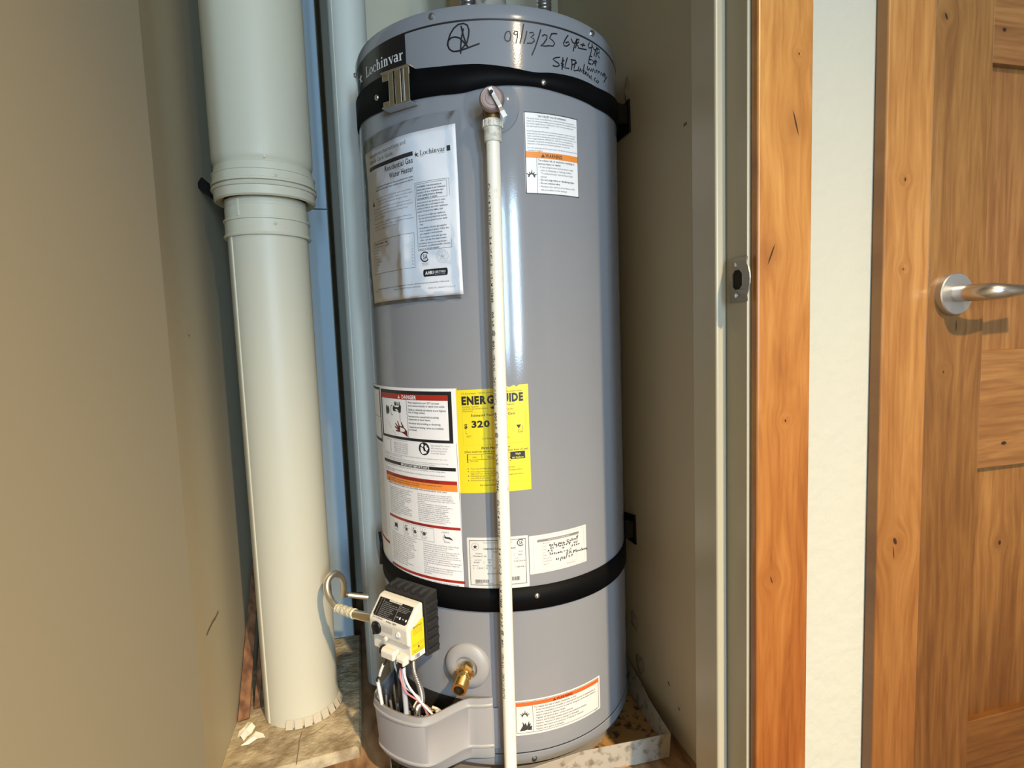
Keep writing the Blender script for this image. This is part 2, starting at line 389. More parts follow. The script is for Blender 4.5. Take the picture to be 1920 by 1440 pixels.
PVC = mat('plastic_pipe', (0.78, 0.75, 0.64), 0.4); mottle(PVC, (0.55, 0.50, 0.40), (0.80, 0.77, 0.66), 90, 0.25, 0.36, 3, (1, 1, 0.4))
FIT = mat('plastic_fitting', (0.60, 0.57, 0.48), 0.5); mottle(FIT, (0.42, 0.40, 0.33), (0.66, 0.63, 0.54), 120, 0.35, 0.55)
VENT = mat('vent_paint', (0.600, 0.565, 0.435), 0.45, spec=0.4); add_bump(VENT, 40, 0.06, 0.002)
FLUE = mat('flue_paint', (0.55, 0.56, 0.50), 0.5)
CTRL = mat('control_plastic', (0.72, 0.68, 0.58), 0.42); CTRLD = mat('control_plastic_lower', (0.52, 0.49, 0.43), 0.5)
HEAT = mat('heat_sink', (0.018, 0.018, 0.019), 0.5)
WIREW = mat('wire_white', (0.80, 0.80, 0.78), 0.4); WIREG = mat('wire_grey', (0.40, 0.41, 0.44), 0.4); WIREK = mat('wire_black', (0.012, 0.012, 0.014), 0.4); WIREP = mat('wire_pink', (0.65, 0.20, 0.22), 0.4)
TEFL = mat('thread_tape', (0.78, 0.72, 0.52), 0.7); add_bump(TEFL, 260, 1.0, 0.003, 4)
SHIM = mat('shim_wood', (0.20, 0.09, 0.04), 0.8); mottle(SHIM, (0.11, 0.045, 0.02), (0.27, 0.13, 0.06), 60, 0.35, 0.65, 3, (1, 1, 0.08))
SCRAP = mat('white_scrap', (0.82, 0.79, 0.70), 0.7)
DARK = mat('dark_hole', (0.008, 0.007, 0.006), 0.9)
GYP = mat('broken_plaster', (0.24, 0.21, 0.16), 0.9); add_bump(GYP, 150, 0.6)
JUTE = mat('gouge', (0.16, 0.12, 0.075), 0.9)
PAPER = mat('booklet_paper', (0.82, 0.81, 0.82), 0.55)
def clear_film(name, tint, refl, rough):
    M = bpy.data.materials.new(name); M.use_nodes = True; nt = M.node_tree; nt.nodes.clear()
    o = nt.nodes.new('ShaderNodeOutputMaterial'); t = nt.nodes.new('ShaderNodeBsdfTransparent'); t.inputs[0].default_value = (*tint, 1)
    g = nt.nodes.new('ShaderNodeBsdfGlossy'); g.inputs['Roughness'].default_value = rough
    w = nt.nodes.new('ShaderNodeLayerWeight'); w.inputs[0].default_value = refl; mx = nt.nodes.new('ShaderNodeMixShader')
    nt.links.new(w.outputs['Fresnel'], mx.inputs[0]); nt.links.new(t.outputs[0], mx.inputs[1]); nt.links.new(g.outputs[0], mx.inputs[2]); nt.links.new(mx.outputs[0], o.inputs[0])
    return M
POLY = clear_film('clear_polythene', (0.97, 0.975, 0.98), 0.13, 0.09); ESC = clear_film('clear_escutcheon', (0.93, 0.94, 0.945), 0.15, 0.10)
GLASS = mat('window_glass', (0.9, 0.95, 1.0), 0.02, alpha=0.12)
CARPET = mat('hall_carpet', (0.07, 0.06, 0.05), 0.95); HALLP = mat('hall_wall_dark', (0.16, 0.14, 0.11), 0.6); DOORP = mat('entry_wall_paint', (0.345, 0.310, 0.225), 0.55, spec=0.3); add_bump(DOORP, 60, 0.06, 0.001, 3.0)
KN = dict(base=(0.33, 0.125, 0.026), dark=(0.19, 0.058, 0.010), light=(0.44, 0.200, 0.052))
K3 = dict(base=(0.27, 0.118, 0.032), dark=(0.165, 0.058, 0.013), light=(0.37, 0.19, 0.062))
KD = dict(base=(0.165, 0.072, 0.021), dark=(0.085, 0.031, 0.008), light=(0.265, 0.134, 0.044))
CZ = CAMZ

# ------------------------------------------------------------------ the setting
def wall(name, a, b, M):
    q = MB(); q.box(a, b); return struct(q.build(name, M))
UL, UR, VB, VW, CH = -0.301, 0.535, 1.48, 0.628, 2.44
wall('wall_left', (UL-0.10, 0.72, 0), (UL, VB+0.1, CH), PAINT_CLOSET)
wl = wall('wall_left_hall', (-0.32, -3.25, 0), (-0.217, 0.72, CH), DOORP)
q = MB()
for a_, b_ in (((UL, VB), (-0.0745, VB+0.1)), ((0.004, VB), (UR+0.1, VB+0.1)), ((-0.0745, VB+0.30), (0.004, VB+0.34)), ((-0.10, VB+0.1), (-0.0745, VB+0.34)), ((0.004, VB+0.1), (0.03, VB+0.34))):
    q.box((a_[0], a_[1], 0), (b_[0], b_[1], CH))
wb = struct(q.build('wall_back', PAINT_CLOSET))
wr = wall('wall_right', (UR, 0.7268, 0), (UR+0.10, VB, CH), PAINT_CLOSET)
wall('wall_front', (0.4747, VW, 0), (2.30, 0.7266, CH), PAINT)
wall('wall_front_header', (-0.217, VW, 2.05), (0.4745, 0.7266, CH), PAINT)
wall('wall_right_hall', (2.30, -3.25, 0), (2.40, VW+0.1, CH), HALLP)
rear = MB()
for a, b in (((-0.217, 0), (-0.15, CH)), ((0.09, 0), (0.30, CH)), ((-0.15, 0), (0.09, 0.55)), ((-0.15, 1.95), (0.09, CH)), ((0.94, 0), (2.30, CH)), ((0.30, 0), (0.94, 0.55)), ((0.30, 1.95), (0.94, CH))):
    rear.box((a[0], -3.25, a[1]), (b[0], -3.12, b[1]))
struct(rear.build('wall_rear_hall', HALLP))
wf = MB()
for a, b in (((0.30, 0.55), (0.94, 0.59)), ((0.30, 1.91), (0.94, 1.95)), ((0.30, 0.59), (0.335, 1.91)), ((0.905, 0.59), (0.94, 1.91))):
    wf.box((a[0], -3.20, a[1]), (b[0], -3.10, b[1]))
wfo = struct(wf.build('window_1', PAINT))
gq = MB(); gq.box((0.335, -3.20, 0.59), (0.905, -3.197, 1.91)); gq.build('pane', GLASS, wfo)
wf = MB()
for a, b in (((-0.15, 0.55), (0.09, 0.59)), ((-0.15, 1.91), (0.09, 1.95)), ((-0.15, 0.59), (-0.133, 1.91)), ((0.073, 0.59), (0.09, 1.91))):
    wf.box((a[0], -3.20, a[1]), (b[0], -3.10, b[1]))
wfo = struct(wf.build('added_window_2', PAINT))  # unseen window, added to go with the left fill light
gq = MB(); gq.box((-0.133, -3.20, 0.59), (0.073, -3.197, 1.91)); gq.build('pane', GLASS, wfo)  # pane of the added window
fl = MB(); fl.box((UL, 0.60, -0.04), (UR, VB+0.34, 0.0)); struct(fl.build('floor', PLY))
fh = MB(); fh.box((-0.217, -3.12, -0.04), (2.30, 0.60, 0.0)); fh.box((UR, 0.60, -0.04), (2.30, 0.66, 0.0)); struct(fh.build('floor_hall', CARPET))
ce = MB(); ce.box((-0.32, -3.25, CH), (2.40, VB+0.34, CH+0.05)); struct(ce.build('ceiling', CEIL))
# scratches, gouges and broken plaster on the closet walls
def gouge(parent, plane, pts, w, name='gouge', M=None):
    q = MB(); P = [on_u(p, plane) for p in pts]; s = 1 if plane < 0 else -1
    for i in range(len(P)-1):
        d = (P[i+1]-P[i]); n = Vector((0, -d.z, d.y)).normalized()*w*0.5; e = Vector((s*0.0004, 0, 0))
        q.add([P[i]-n+e, P[i]+n+e, P[i+1]+n*0.7+e, P[i+1]-n*0.7+e], [(0, 1, 2, 3)])
    return q.build(name, M or JUTE, parent)
wlo = bpy.data.objects['wall_left']
gouge(wlo, UL, [(409, 1146), (404, 1158), (399, 1165), (393, 1177), (387, 1191)], 0.006)
gouge(wlo, UL, [(353, 628), (355, 630)], 0.004)
gouge(wr, UR, [(1282, 235), (1286, 233), (1288, 229)], 0.006)
gouge(wr, UR, [(1326, 227), (1325, 236)], 0.003)
gouge(wr, UR, [(1327, 862), (1328, 866)], 0.006)
gouge(wr, UR, [(1253, 1278), (1256, 1287)], 0.007)
gouge(wr, UR, [(1272, 1326), (1275, 1332)], 0.006)
def rubble(px, w, h, n, seed):
    rnd = random.Random(seed); c = on_u(px, UR); q = MB()
    V = [c+Vector((-0.006, 0, 0))]; m_ = 11
    for k in range(m_):
        a = 2*PI*k/m_; rr = rnd.uniform(0.55, 1.0); V.append(c+Vector((-0.0006, math.cos(a)*w*rr, math.sin(a)*h*rr)))
    q.add(V, [(0, 1+k, 1+(k+1) % m_) for k in range(m_)]); q.build('broken_plaster', GYP, wr)
rubble((1190, 1165), 0.020, 0.028, 9, 1); rubble((1201, 1245), 0.022, 0.030, 9, 2); rubble((1176, 170), 0.012, 0.03, 9, 5)
# blue-grey board fixed to the back wall, two sheets with a joint
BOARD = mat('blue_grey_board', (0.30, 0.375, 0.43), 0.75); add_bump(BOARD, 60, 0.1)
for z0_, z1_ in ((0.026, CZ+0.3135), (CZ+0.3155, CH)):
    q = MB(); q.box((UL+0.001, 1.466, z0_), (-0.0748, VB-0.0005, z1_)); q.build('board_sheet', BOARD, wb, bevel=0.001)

# door frame of the closet: jamb with stop, strike plate, knotty casing
JU, SU = 0.47, 0.4535
q = MB(); q.box((JU, VW-0.0006, 0), (0.4744, 0.7266, 2.03)); jamb = struct(q.build('trim_1', JAMBP, bevel=0.0012))
q = MB(); q.box((SU, 0.669, 0), (JU-0.0003, 0.7266, 2.03)); q.build('door_stop', JAMBP, jamb, bevel=0.003, seg=3)
sp = MB(); ot = JU-0.0016; zc = CZ+0.058
P = [(0.6275, zc+0.0285), (0.660, zc+0.0285), (0.660, zc-0.0285), (0.6275, zc-0.0285)]
for k in range(9):
    a = -0.98+1.96*k/8; P.append((0.6275-0.013*math.cos(a*1.45)-0.0005, zc+0.0285*a))
hole = [(0.640, zc-0.0125), (0.6345, zc-0.0075), (0.6345, zc+0.0075), (0.640, zc+0.0125), (0.649, zc+0.0125), (0.654, zc+0.0075), (0.654, zc-0.0075), (0.649, zc-0.0125)]
strike_tris = tessellate_polygon([[Vector((0, a, b)) for a, b in P], [Vector((0, a, b)) for a, b in hole]])
allp = P+hole
sp.add([(ot-(0.004 if a < 0.625 else 0.0)*1.0, a, b) for a, b in allp], [tuple(t) for t in strike_tris])
so = sp.build('strike_plate', mat('worn_nickel', (0.25, 0.225, 0.185), 0.45, metal=0.85), jamb, solid=0.0016, label='worn metal strike plate with latch hole')
q = MB(); q.box((JU-0.0008, 0.6338, zc-0.0135), (JU-0.0004, 0.655, zc+0.0135)); q.build('latch_hole', DARK, so)
for dz in (-0.020, 0.020):
    q = MB(); q.lathe([(0.0034, 0), (0.0030, 0.0009), (0.0005, 0.0011)], (JU-0.0022, 0.6460, zc+dz), (-1, 0, 0), 14)
    q.box((JU-0.0036, 0.6454, zc+dz-0.0017), (JU-0.0033, 0.6466, zc+dz+0.0017)); q.build('screw', STEEL, so)
WC = wood('casing_wood', seed=3.1, rough=0.33, shade_ramp=((0.1, (0.62, 0.46, 0.36)), (1.25, (1.15, 1.35, 1.45))), knots=[(0.529, CZ+0.246, 0.0013, 0.017, 0.28), (0.4945, CZ+0.086, 0.0014, 0.014, -0.40), (0.533, CZ+0.328, 0.0012, 0.0014, 0), (0.517, CZ-0.125, 0.0014, 0.002, 0), (0.497, CZ-0.335, 0.001, 0.006, 0.3)], **KN)
def board(name, a, b, M, parent=None, bev=0.003):
    q = MB(); q.box(a, b); return q.build(name, M, parent, bevel=bev, seg=3)
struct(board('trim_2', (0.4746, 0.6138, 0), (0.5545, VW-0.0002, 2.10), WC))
WC2 = wood('casing_wood_far', seed=8.4, rough=0.36, shade_ramp=((0.1, (0.62, 0.52, 0.42)), (1.2, (1.1, 1.15, 1.1))), knots=[(0.693, CZ-0.306, 0.0034, 0.006, 0.3), (0.691, CZ-0.322, 0.0010, 0.011, 0.1), (0.695, CZ+0.182, 0.0016, 0.003, 0), (0.6955, CZ+0.066, 0.0010, 0.002, 0)], **K3)
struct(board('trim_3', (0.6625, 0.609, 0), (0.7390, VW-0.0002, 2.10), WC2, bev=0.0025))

# hall door: stile, rails, recessed panels, lever handle
S1 = wood('stile_wood', seed=14.2, rough=0.36, shade_ramp=((0.1, (0.55, 0.45, 0.32)), (1.2, (1.0, 1.05, 0.95))), knots=[(0.758, CZ+0.392, 0.0022, 0.005, 0.4), (0.792, CZ-0.012, 0.0012, 0.009, 0), (0.772, CZ-0.075, 0.0012, 0.002, 0)], **KD)
R1 = wood('rail_wood', seed=21.0, rough=0.36, grain='x', knots=[(0.890, CZ-0.185, 0.006, 0.003, 0)], **KD)
R3 = wood('rail_wood_low', seed=27.0, rough=0.36, grain='x', shade_ramp=((0.0, (0.42, 0.32, 0.2)), (0.3, (0.55, 0.44, 0.28))), **KD)  # bottom rail darkened in its colour to stand for shade
R2 = wood('rail_wood_top', seed=33.0, rough=0.36, grain='x', knots=[(0.860, CZ+0.385, 0.004, 0.003, 0)], **KD)
PN1 = wood('panel_wood', seed=41.0, rough=0.36, knots=[], **KD)
PN2 = wood('panel_wood_low', seed=47.0, rough=0.36, shade_ramp=((0.1, (0.45, 0.34, 0.20)), (0.62, (0.95, 0.92, 0.80))), knots=[(0.905, CZ-0.34, 0.003, 0.004, 0)], **KD)  # shade painted into the lower part of this panel
dv = 0.6112
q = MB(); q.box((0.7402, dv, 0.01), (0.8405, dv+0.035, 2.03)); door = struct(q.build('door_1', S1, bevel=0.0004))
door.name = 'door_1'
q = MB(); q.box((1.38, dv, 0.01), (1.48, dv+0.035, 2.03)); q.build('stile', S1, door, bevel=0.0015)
def rail(z0, z1, M):
    q = MB(); q.box((0.8407, dv+0.0008, CZ+z0), (1.3798, dv+0.034, CZ+z1)); q.build('rail', M, door, bevel=0.0012, seg=2)
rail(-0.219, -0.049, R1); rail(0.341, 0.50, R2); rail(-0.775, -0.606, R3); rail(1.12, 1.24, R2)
def panel(z0, z1, M):
    q = MB(); q.box((0.8407, dv+0.011, CZ+z0-0.004), (1.3798, dv+0.025, CZ+z1+0.004)); q.build('panel', M, door)
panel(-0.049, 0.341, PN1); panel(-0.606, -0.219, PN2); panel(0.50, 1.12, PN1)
hc = Vector((0.7805, dv, CZ+0.0315))
q = MB(); q.lathe([(0.0284, 0), (0.0284, 0.0085), (0.0272, 0.0098), (0.0, 0.0098)], hc, (0, -1, 0), 56, cap=(False, False)); ros = q.build('lever_rosette', mat('rosette_nickel', (0.62, 0.66, 0.72), 0.34, metal=1.0), door, label='round brushed nickel rosette')
q = MB(); q.tube([hc+Vector((0, -0.008, 0)), hc+Vector((0, -0.030, 0)), hc+Vector((0.004, -0.046, 0)), hc+Vector((0.020, -0.054, 0.0004)), hc+Vector((0.045, -0.0535, 0.001)), hc+Vector((0.075, -0.052, 0.004)), hc+Vector((0.115, -0.052, 0.008))],
       [0.0112, 0.0112, 0.0112, 0.0110, 0.0095, 0.0075, 0.0085], 20, sub=0); q2 = q
P = spline([Vector(p) for p in ((hc.x, hc.y-0.008, hc.z), (hc.x, hc.y-0.032, hc.z), (hc.x+0.006, hc.y-0.049, hc.z), (hc.x+0.024, hc.y-0.056, hc.z), (hc.x+0.05, hc.y-0.056, hc.z+0.001), (hc.x+0.08, hc.y-0.054, hc.z+0.004), (hc.x+0.12, hc.y-0.054, hc.z+0.007))], 6)
rad = [0.0112 if i < 12 else 0.0112-0.0046*min(1, (i-12)/12.0)+0.0012*max(0, (i-28)/6.0) for i in range(len(P))]
q = MB(); q.tube(P, rad, 20); q.build('lever', NICK, ros)

# ------------------------------------------------------------------ mortar patch, pan, shims on the floor
q = MB(); top = 0.020
edge = [(UL+0.0005, 1.040), (-0.262, 1.047), (-0.201, 1.044), (-0.128, 1.050), (-0.0595, 1.057), (-0.0560, 1.10), (-0.058, 1.30), (-0.06, 1.478), (UL+0.0005, 1.478)]
nE = len(edge); V = []
for z, g in ((0.0, 0.003), (top-0.006, 0.002), (top, -0.002)):
    cx = sum(e[0] for e in edge)/nE; cy = sum(e[1] for e in edge)/nE
    for e in edge: V.append((min(-0.05, max(UL+0.0005, e[0]+(0 if e[0] < -0.29 else (g if e[0] > cx else -g)))), e[1]-(g if e[1] < 1.1 else 0), z))
q.add(V, [(r*nE+i, r*nE+(i+1) % nE, (r+1)*nE+(i+1) % nE, (r+1)*nE+i) for r in range(2) for i in range(nE)])
q.add(V[2*nE:], [tuple(range(nE))])
slab = q.build('mortar_patch', MORTAR); slab['kind'] = 'structure'; slab.name = 'floor_mortar'
def crack(pts, w):
    q = MB(); P = [on_floor(p, top+0.0004) for p in pts]
    for i in range(len(P)-1):
        d = P[i+1]-P[i]; n = Vector((-d.y, d.x, 0)).normalized()*w*0.5
        q.add([P[i]-n, P[i]+n, P[i+1]+n, P[i+1]-n], [(0, 1, 2, 3)])
    q.build('crack', JUTE, slab)
crack([(566, 1372), (561, 1390), (560, 1405), (557, 1420), (556, 1433)], 0.0016)
crack([(566, 1384), (590, 1374), (612, 1358)], 0.001)

pan = thing('drain_pan', 'battered galvanised drain pan with rusty bottom under the grey water heater', 'drain pan', (0.25, 1.15, 0.0))
q = MB(); q.prism([(0.0, 0.886, 0.001), (0.497, 0.884, 0.001), (0.512, 1.16, 0.001), (0.517, 1.43, 0.001), (0.066, 1.43, 0.001), (0.066, 1.27, 0.001), (0.0, 1.20, 0.001)], (0, 0, 0.005)); q.build('pan_bottom', PANM, pan)
rimz = 0.050
R_ = [(0.0, 0.884), (0.06, 0.880), (0.13, 0.872), (0.235, 0.8745), (0.33, 0.884), (0.42, 0.881), (0.498, 0.8795), (0.503, 0.93), (0.508, 0.985), (0.5135, 1.015), (0.522, 1.08), (0.529, 1.16), (0.529, 1.43), (0.25, 1.44), (0.062, 1.435), (0.062, 1.27), (-0.003, 1.20)]
Bt = [(0.0, 0.888), (0.06, 0.886), (0.13, 0.884), (0.235, 0.884), (0.33, 0.886), (0.42, 0.885), (0.497, 0.884), (0.500, 0.93), (0.502, 0.985), (0.504, 1.015), (0.510, 1.08), (0.515, 1.16), (0.52, 1.43), (0.25, 1.438), (0.066, 1.43), (0.066, 1.27), (0.0, 1.20)]
zr = [0.05, 0.050, 0.048, 0.0495, 0.051, 0.051, 0.051, 0.0485, 0.050, 0.051, 0.054, 0.057, 0.05, 0.05, 0.05, 0.05, 0.05]
n = len(R_); V = [(*Bt[i], 0.0015) for i in range(n)] + [(*R_[i], zr[i]) for i in range(n)]
q = MB(); q.add(V, [(i, (i+1) % n, n+(i+1) % n, n+i) for i in range(n)]); q.build('pan_rim', GALV, pan, solid=0.0012)

def lath(name, base, topp, wv, tv, label):
    """a thin split board standing on end"""
    q = MB(); b = Vector(base); t = Vector(topp); w = Vector(wv); k = Vector(tv)
    q.add([b, b+w, b+w+k, b+k, t, t+w*0.8, t+w*0.8+k, t+k], [(0,3,2,1),(4,5,6,7),(0,1,5,4),(1,2,6,5),(2,3,7,6),(3,0,4,7)])
    o = q.build(name, SHIM, base=base, bevel=0.0008); return tag(o, label, 'shim', 'wood strips behind the vent pipe')
lath('wood_strip', (-0.2975, 1.200, 0.0203), (-0.2965, 1.440, 0.262), (0.021, 0.006, 0.0), (0.0, -0.004, 0.004), 'reddish wood strip leaning back beside the left wall, widest of the strips')
lath('wood_strip', (-0.2730, 1.235, 0.0203), (-0.2720, 1.455, 0.242), (0.011, 0.004, 0.0), (0.0, -0.004, 0.004), 'narrow dark wood strip leaning between the wide strip and the vent pipe')
q = MB(); rnd = random.Random(4)
def flake(pts, base, label, thick=0.0015):
    q = MB(); P = [on_floor(p, top+0.0012)+Vector((0, 0, dz)) for p, dz in pts]
    c = sum(P, Vector((0, 0, 0)))/len(P)+Vector((0, 0, 0.004))
    q.add([c]+P, [(0, 1+i, 1+(i+1) % len(P)) for i in range(len(P))])
    o = q.build('paper_scrap', SCRAP, base=(c.x, c.y, top), solid=thick); return tag(o, label, 'scrap', 'torn white scraps on the mortar patch')
flake([((446, 1383), 0), ((449, 1375), 0.004), ((459, 1372), 0.010), ((466, 1359), 0.006), ((473, 1364), 0.010), ((479, 1366), 0.004), ((471, 1376), 0.0), ((463, 1384), 0.003), ((457, 1390), 0), ((451, 1384), 0.005)], None, 'larger crumpled white scrap beside the vent pipe foot')
flake([((459, 1394), 0), ((468, 1387), 0.004), ((480, 1379), 0.008), ((493, 1378), 0.003), ((497, 1382), 0.0), ((483, 1388), 0.004), ((466, 1396), 0.0), ((452, 1399), 0.001)], None, 'thin folded white scrap lying in front of the crumpled one')

# ------------------------------------------------------------------ vent pipes
VX, VY = -0.1755, 1.2220
vent = thing('vent_pipe', 'fat painted double-wall vent pipe with stepped collar left of the water heater', 'vent pipe', (VX, VY, top))
def vz(z): return CZ+z
q = MB(); q.lathe([(0.0735, top), (0.0735, vz(0.268))], (VX, VY, 0), seg=72); q.build('lower_pipe', VENT, vent)
rb = math.radians(-54); d = Vector((math.sin(rb), -math.cos(rb), 0)); tt = Vector((d.y*-1, d.x, 0))
q = MB(); c = Vector((VX, VY, 0))+d*0.0735
q.obox(c+Vector((0, 0, (top+vz(0.200))/2)), d, tt, (0, 0, 1), 0.0022, 0.0045, (vz(0.200)-top)/2); q.build('seam', VENT, vent, bevel=0.002)
q = MB(); q.lathe([(0.0740, vz(0.1985)), (0.0788, vz(0.1990)), (0.0798, vz(0.2015)), (0.0788, vz(0.2045)), (0.0768, vz(0.2050)), (0.0765, vz(0.2280)), (0.0788, vz(0.2288)), (0.0788, vz(0.2320)), (0.0752, vz(0.2330)), (0.0750, vz(0.255)), (0.0742, vz(0.256)), (0.0742, vz(0.270))], (VX, VY, 0), seg=72, cap=(False, False))
neck = q.build('neck_collar', VENT, vent)
rb = math.radians(-33); d = Vector((math.sin(rb), -math.cos(rb), 0)); tt = Vector((-d.y, d.x, 0)); q = MB()
q.obox(Vector((VX, VY, vz(0.250)))+d*0.0745, d, tt, (0, 0, 1), 0.0018, 0.003, 0.016); q.build('seam', VENT, neck, bevel=0.001)
q = MB(); q.lathe([(0.0736, vz(0.276)), (0.080, vz(0.270)), (0.0885, vz(0.267)), (0.0918, vz(0.270)), (0.0918, vz(0.2850)), (0.0945, vz(0.2858)), (0.0958, vz(0.2885)), (0.0945, vz(0.2912)), (0.0905, vz(0.2918)), (0.0900, vz(0.2940)), (0.0952, vz(0.2948)), (0.0950, vz(0.2985)), (0.0930, vz(0.2995)), (0.0922, vz(0.313)), (0.0936, vz(0.3140)), (0.0936, vz(0.3160)), (0.0896, vz(0.3168)), (0.0888, vz(0.3285)), (0.0858, vz(0.3300))], (VX, VY, 0), seg=80, cap=(False, False))
coll = q.build('stepped_collar', VENT, vent)
q = MB(); q.lathe([(0.0855, vz(0.3290)), (0.0862, vz(0.3315)), (0.0885, vz(0.3350)), (0.0905, vz(0.3400)), (0.0912, vz(0.3480)), (0.0914, vz(0.36)), (0.0914, CH-0.002)], (VX, VY, 0), seg=72, cap=(False, False)); q.build('upper_pipe', VENT, vent)
def rivet(ang, r, z, par):
    d = Vector((math.sin(ang), -math.cos(ang), 0)); q = MB(); q.lathe([(0.0032, -0.001), (0.0030, 0.0012), (0.0012, 0.0028), (0.0002, 0.003)], Vector((VX, VY, vz(z)))+d*r, d, 12); q.build('rivet', VENT, par)
rivet(math.radians(20), 0.0922, 0.302, coll); rivet(math.radians(18), 0.0765, 0.219, neck)
q = MB(); d = Vector((math.sin(0.17), -math.cos(0.17), 0)); tt = Vector((-d.y, d.x, 0))
q.obox(Vector((VX, VY, vz(0.345)))+d*0.0900, d, tt, (0, 0, 1), 0.0016, 0.0012, 0.012); q.build('crimp', VENT, coll)
TABM = mat('dusty_tab', (0.52, 0.45, 0.33), 0.85); add_bump(TABM, 150, 0.5)
# cut and splayed tabs round the foot of the vent
for i in range(9):
    a = math.radians(-12+13.0*i)
    d = Vector((math.sin(a), -math.cos(a), 0)); t = Vector((-d.y, d.x, 0)); b = Vector((VX, VY, top))
    q = MB(); w = 0.0072
    q.add([b+d*0.0742-t*w+Vector((0, 0, 0.017)), b+d*0.0742+t*w+Vector((0, 0, 0.017)), b+d*0.0815+t*w+Vector((0, 0, 0.0012)), b+d*0.0815-t*w+Vector((0, 0, 0.0012))], [(0, 1, 2, 3)])
    q.build('foot_tab', TABM, vent, solid=0.001)
flue = thing('flue_pipe', 'slim painted pipe standing between the fat vent pipe and the heater', 'pipe', (-0.0018, 1.3055, 0))
q = MB(); q.lathe([(0.0398, 0.0), (0.0398, CH-0.002)], (-0.0018, 1.3055, 0), seg=56); q.build('pipe_wall', FLUE, flue)
d = Vector((-0.75, -0.66, 0)); tt = Vector((-d.y, d.x, 0)); q = MB(); q.obox(Vector((-0.0018, 1.3055, 1.2))+d*0.0398, d, tt, (0, 0, 1), 0.001, 0.002, 1.2); q.build('seam', FLUE, flue, bevel=0.001)
q = MB(); P0 = on_u((372, 340), UL+0.001); P1 = on_v((452, 405), 1.30)
dd = (P1-P0); up = Vector((0, 0, 1)); nn = dd.cross(up).normalized(); wv = nn.cross(dd).normalized()
q.obox((P0+P1)/2, dd.normalized(), wv, nn, dd.length/2, 0.011, 0.0015); tag(q.build('hanger_bar', BLACKG, base=P0), 'black flat hanger bar slanting from the left wall to behind the vent pipe', 'bracket')

# ------------------------------------------------------------------ the water heater
HB = (HX, HY, 0.006)
heater = thing('water_heater', 'tall grey cylindrical gas water heater covered in labels in the closet', 'water heater', HB)
AX = (HX, HY, CZ)
q = MB(); q.lathe([(HR, -0.735), (HR, 0.493)], AX, seg=160, cap=(False, False)); q.build('jacket', JACK, heater)
q = MB(); q.lathe([(HR-0.001, 0.4905), (HR+0.0008, 0.4915), (HR+0.0010, 0.4945), (HR+0.0010, 0.507), (HR-0.0015, 0.5135), (HR-0.007, 0.5165), (HR-0.03, 0.5185), (0.02, 0.522)], AX, seg=160, cap=(False, True)); topc = q.build('top_cap', CAPM, heater)
q = MB(); q.lathe([(HR-0.002, -0.732), (HR+0.0008, -0.7365), (HR+0.0008, -0.739), (HR+0.0006, -0.7553), (HR-0.012, -0.758), (HR-0.012, -0.784)], AX, seg=160, cap=(False, True)); base_r = q.build('base_ring', CAPM, heater)
q = MB(); q.lathe([(HR+0.00025, 0.4885), (HR+0.00025, 0.4915)], AX, seg=160, cap=(False, False)); q.build('top_seam', BLACK, heater)
q = MB(); q.lathe([(HR+0.0004, -0.7375), (HR+0.0004, -0.7340)], AX, seg=160, cap=(False, False)); q.build('bottom_seam', BLACK, heater)
def screw(a, z, par, r=0.0045, h=0.004, lift=0.0006):
    q = MB(); d = hdir(a); q.lathe([(r*1.25, 0), (r*1.25, h*0.25), (r*0.95, h*0.3), (r*0.85, h*0.9), (r*0.5, h), (0.0003, h)], H(a, z, lift), d, 8, smooth=False); q.build('screw', STEEL, par)
for ad in (-78.5, -17.6, 46.9): screw(deg(ad), 503, topc)
screw(deg(10.1), -747.5, base_r, 0.004); screw(deg(-30), -747.5, base_r, 0.004)
# water connections on the top, only their feet in view
for i, (x, y) in enumerate(((-0.065, -0.165), (0.075, -0.150))):
    q = MB(); c = Vector((HX+x, HY+y, CZ+0.520))
    prof = [(0.017, -0.002), (0.017, 0.012), (0.012, 0.014)]
    for k in range(30): prof += [(0.0135, 0.016+k*0.006), (0.0108, 0.019+k*0.006)]
    q.lathe(prof, c, seg=20); q.build('flexible_connector', STEEL, heater)
q = MB(); q.lathe([(0.075, 0.520), (0.075, 0.545), (0.045, 0.60), (0.045, 1.10)], AX, seg=40, cap=(False, False)); q.build('draft_hood', GALV, heater)

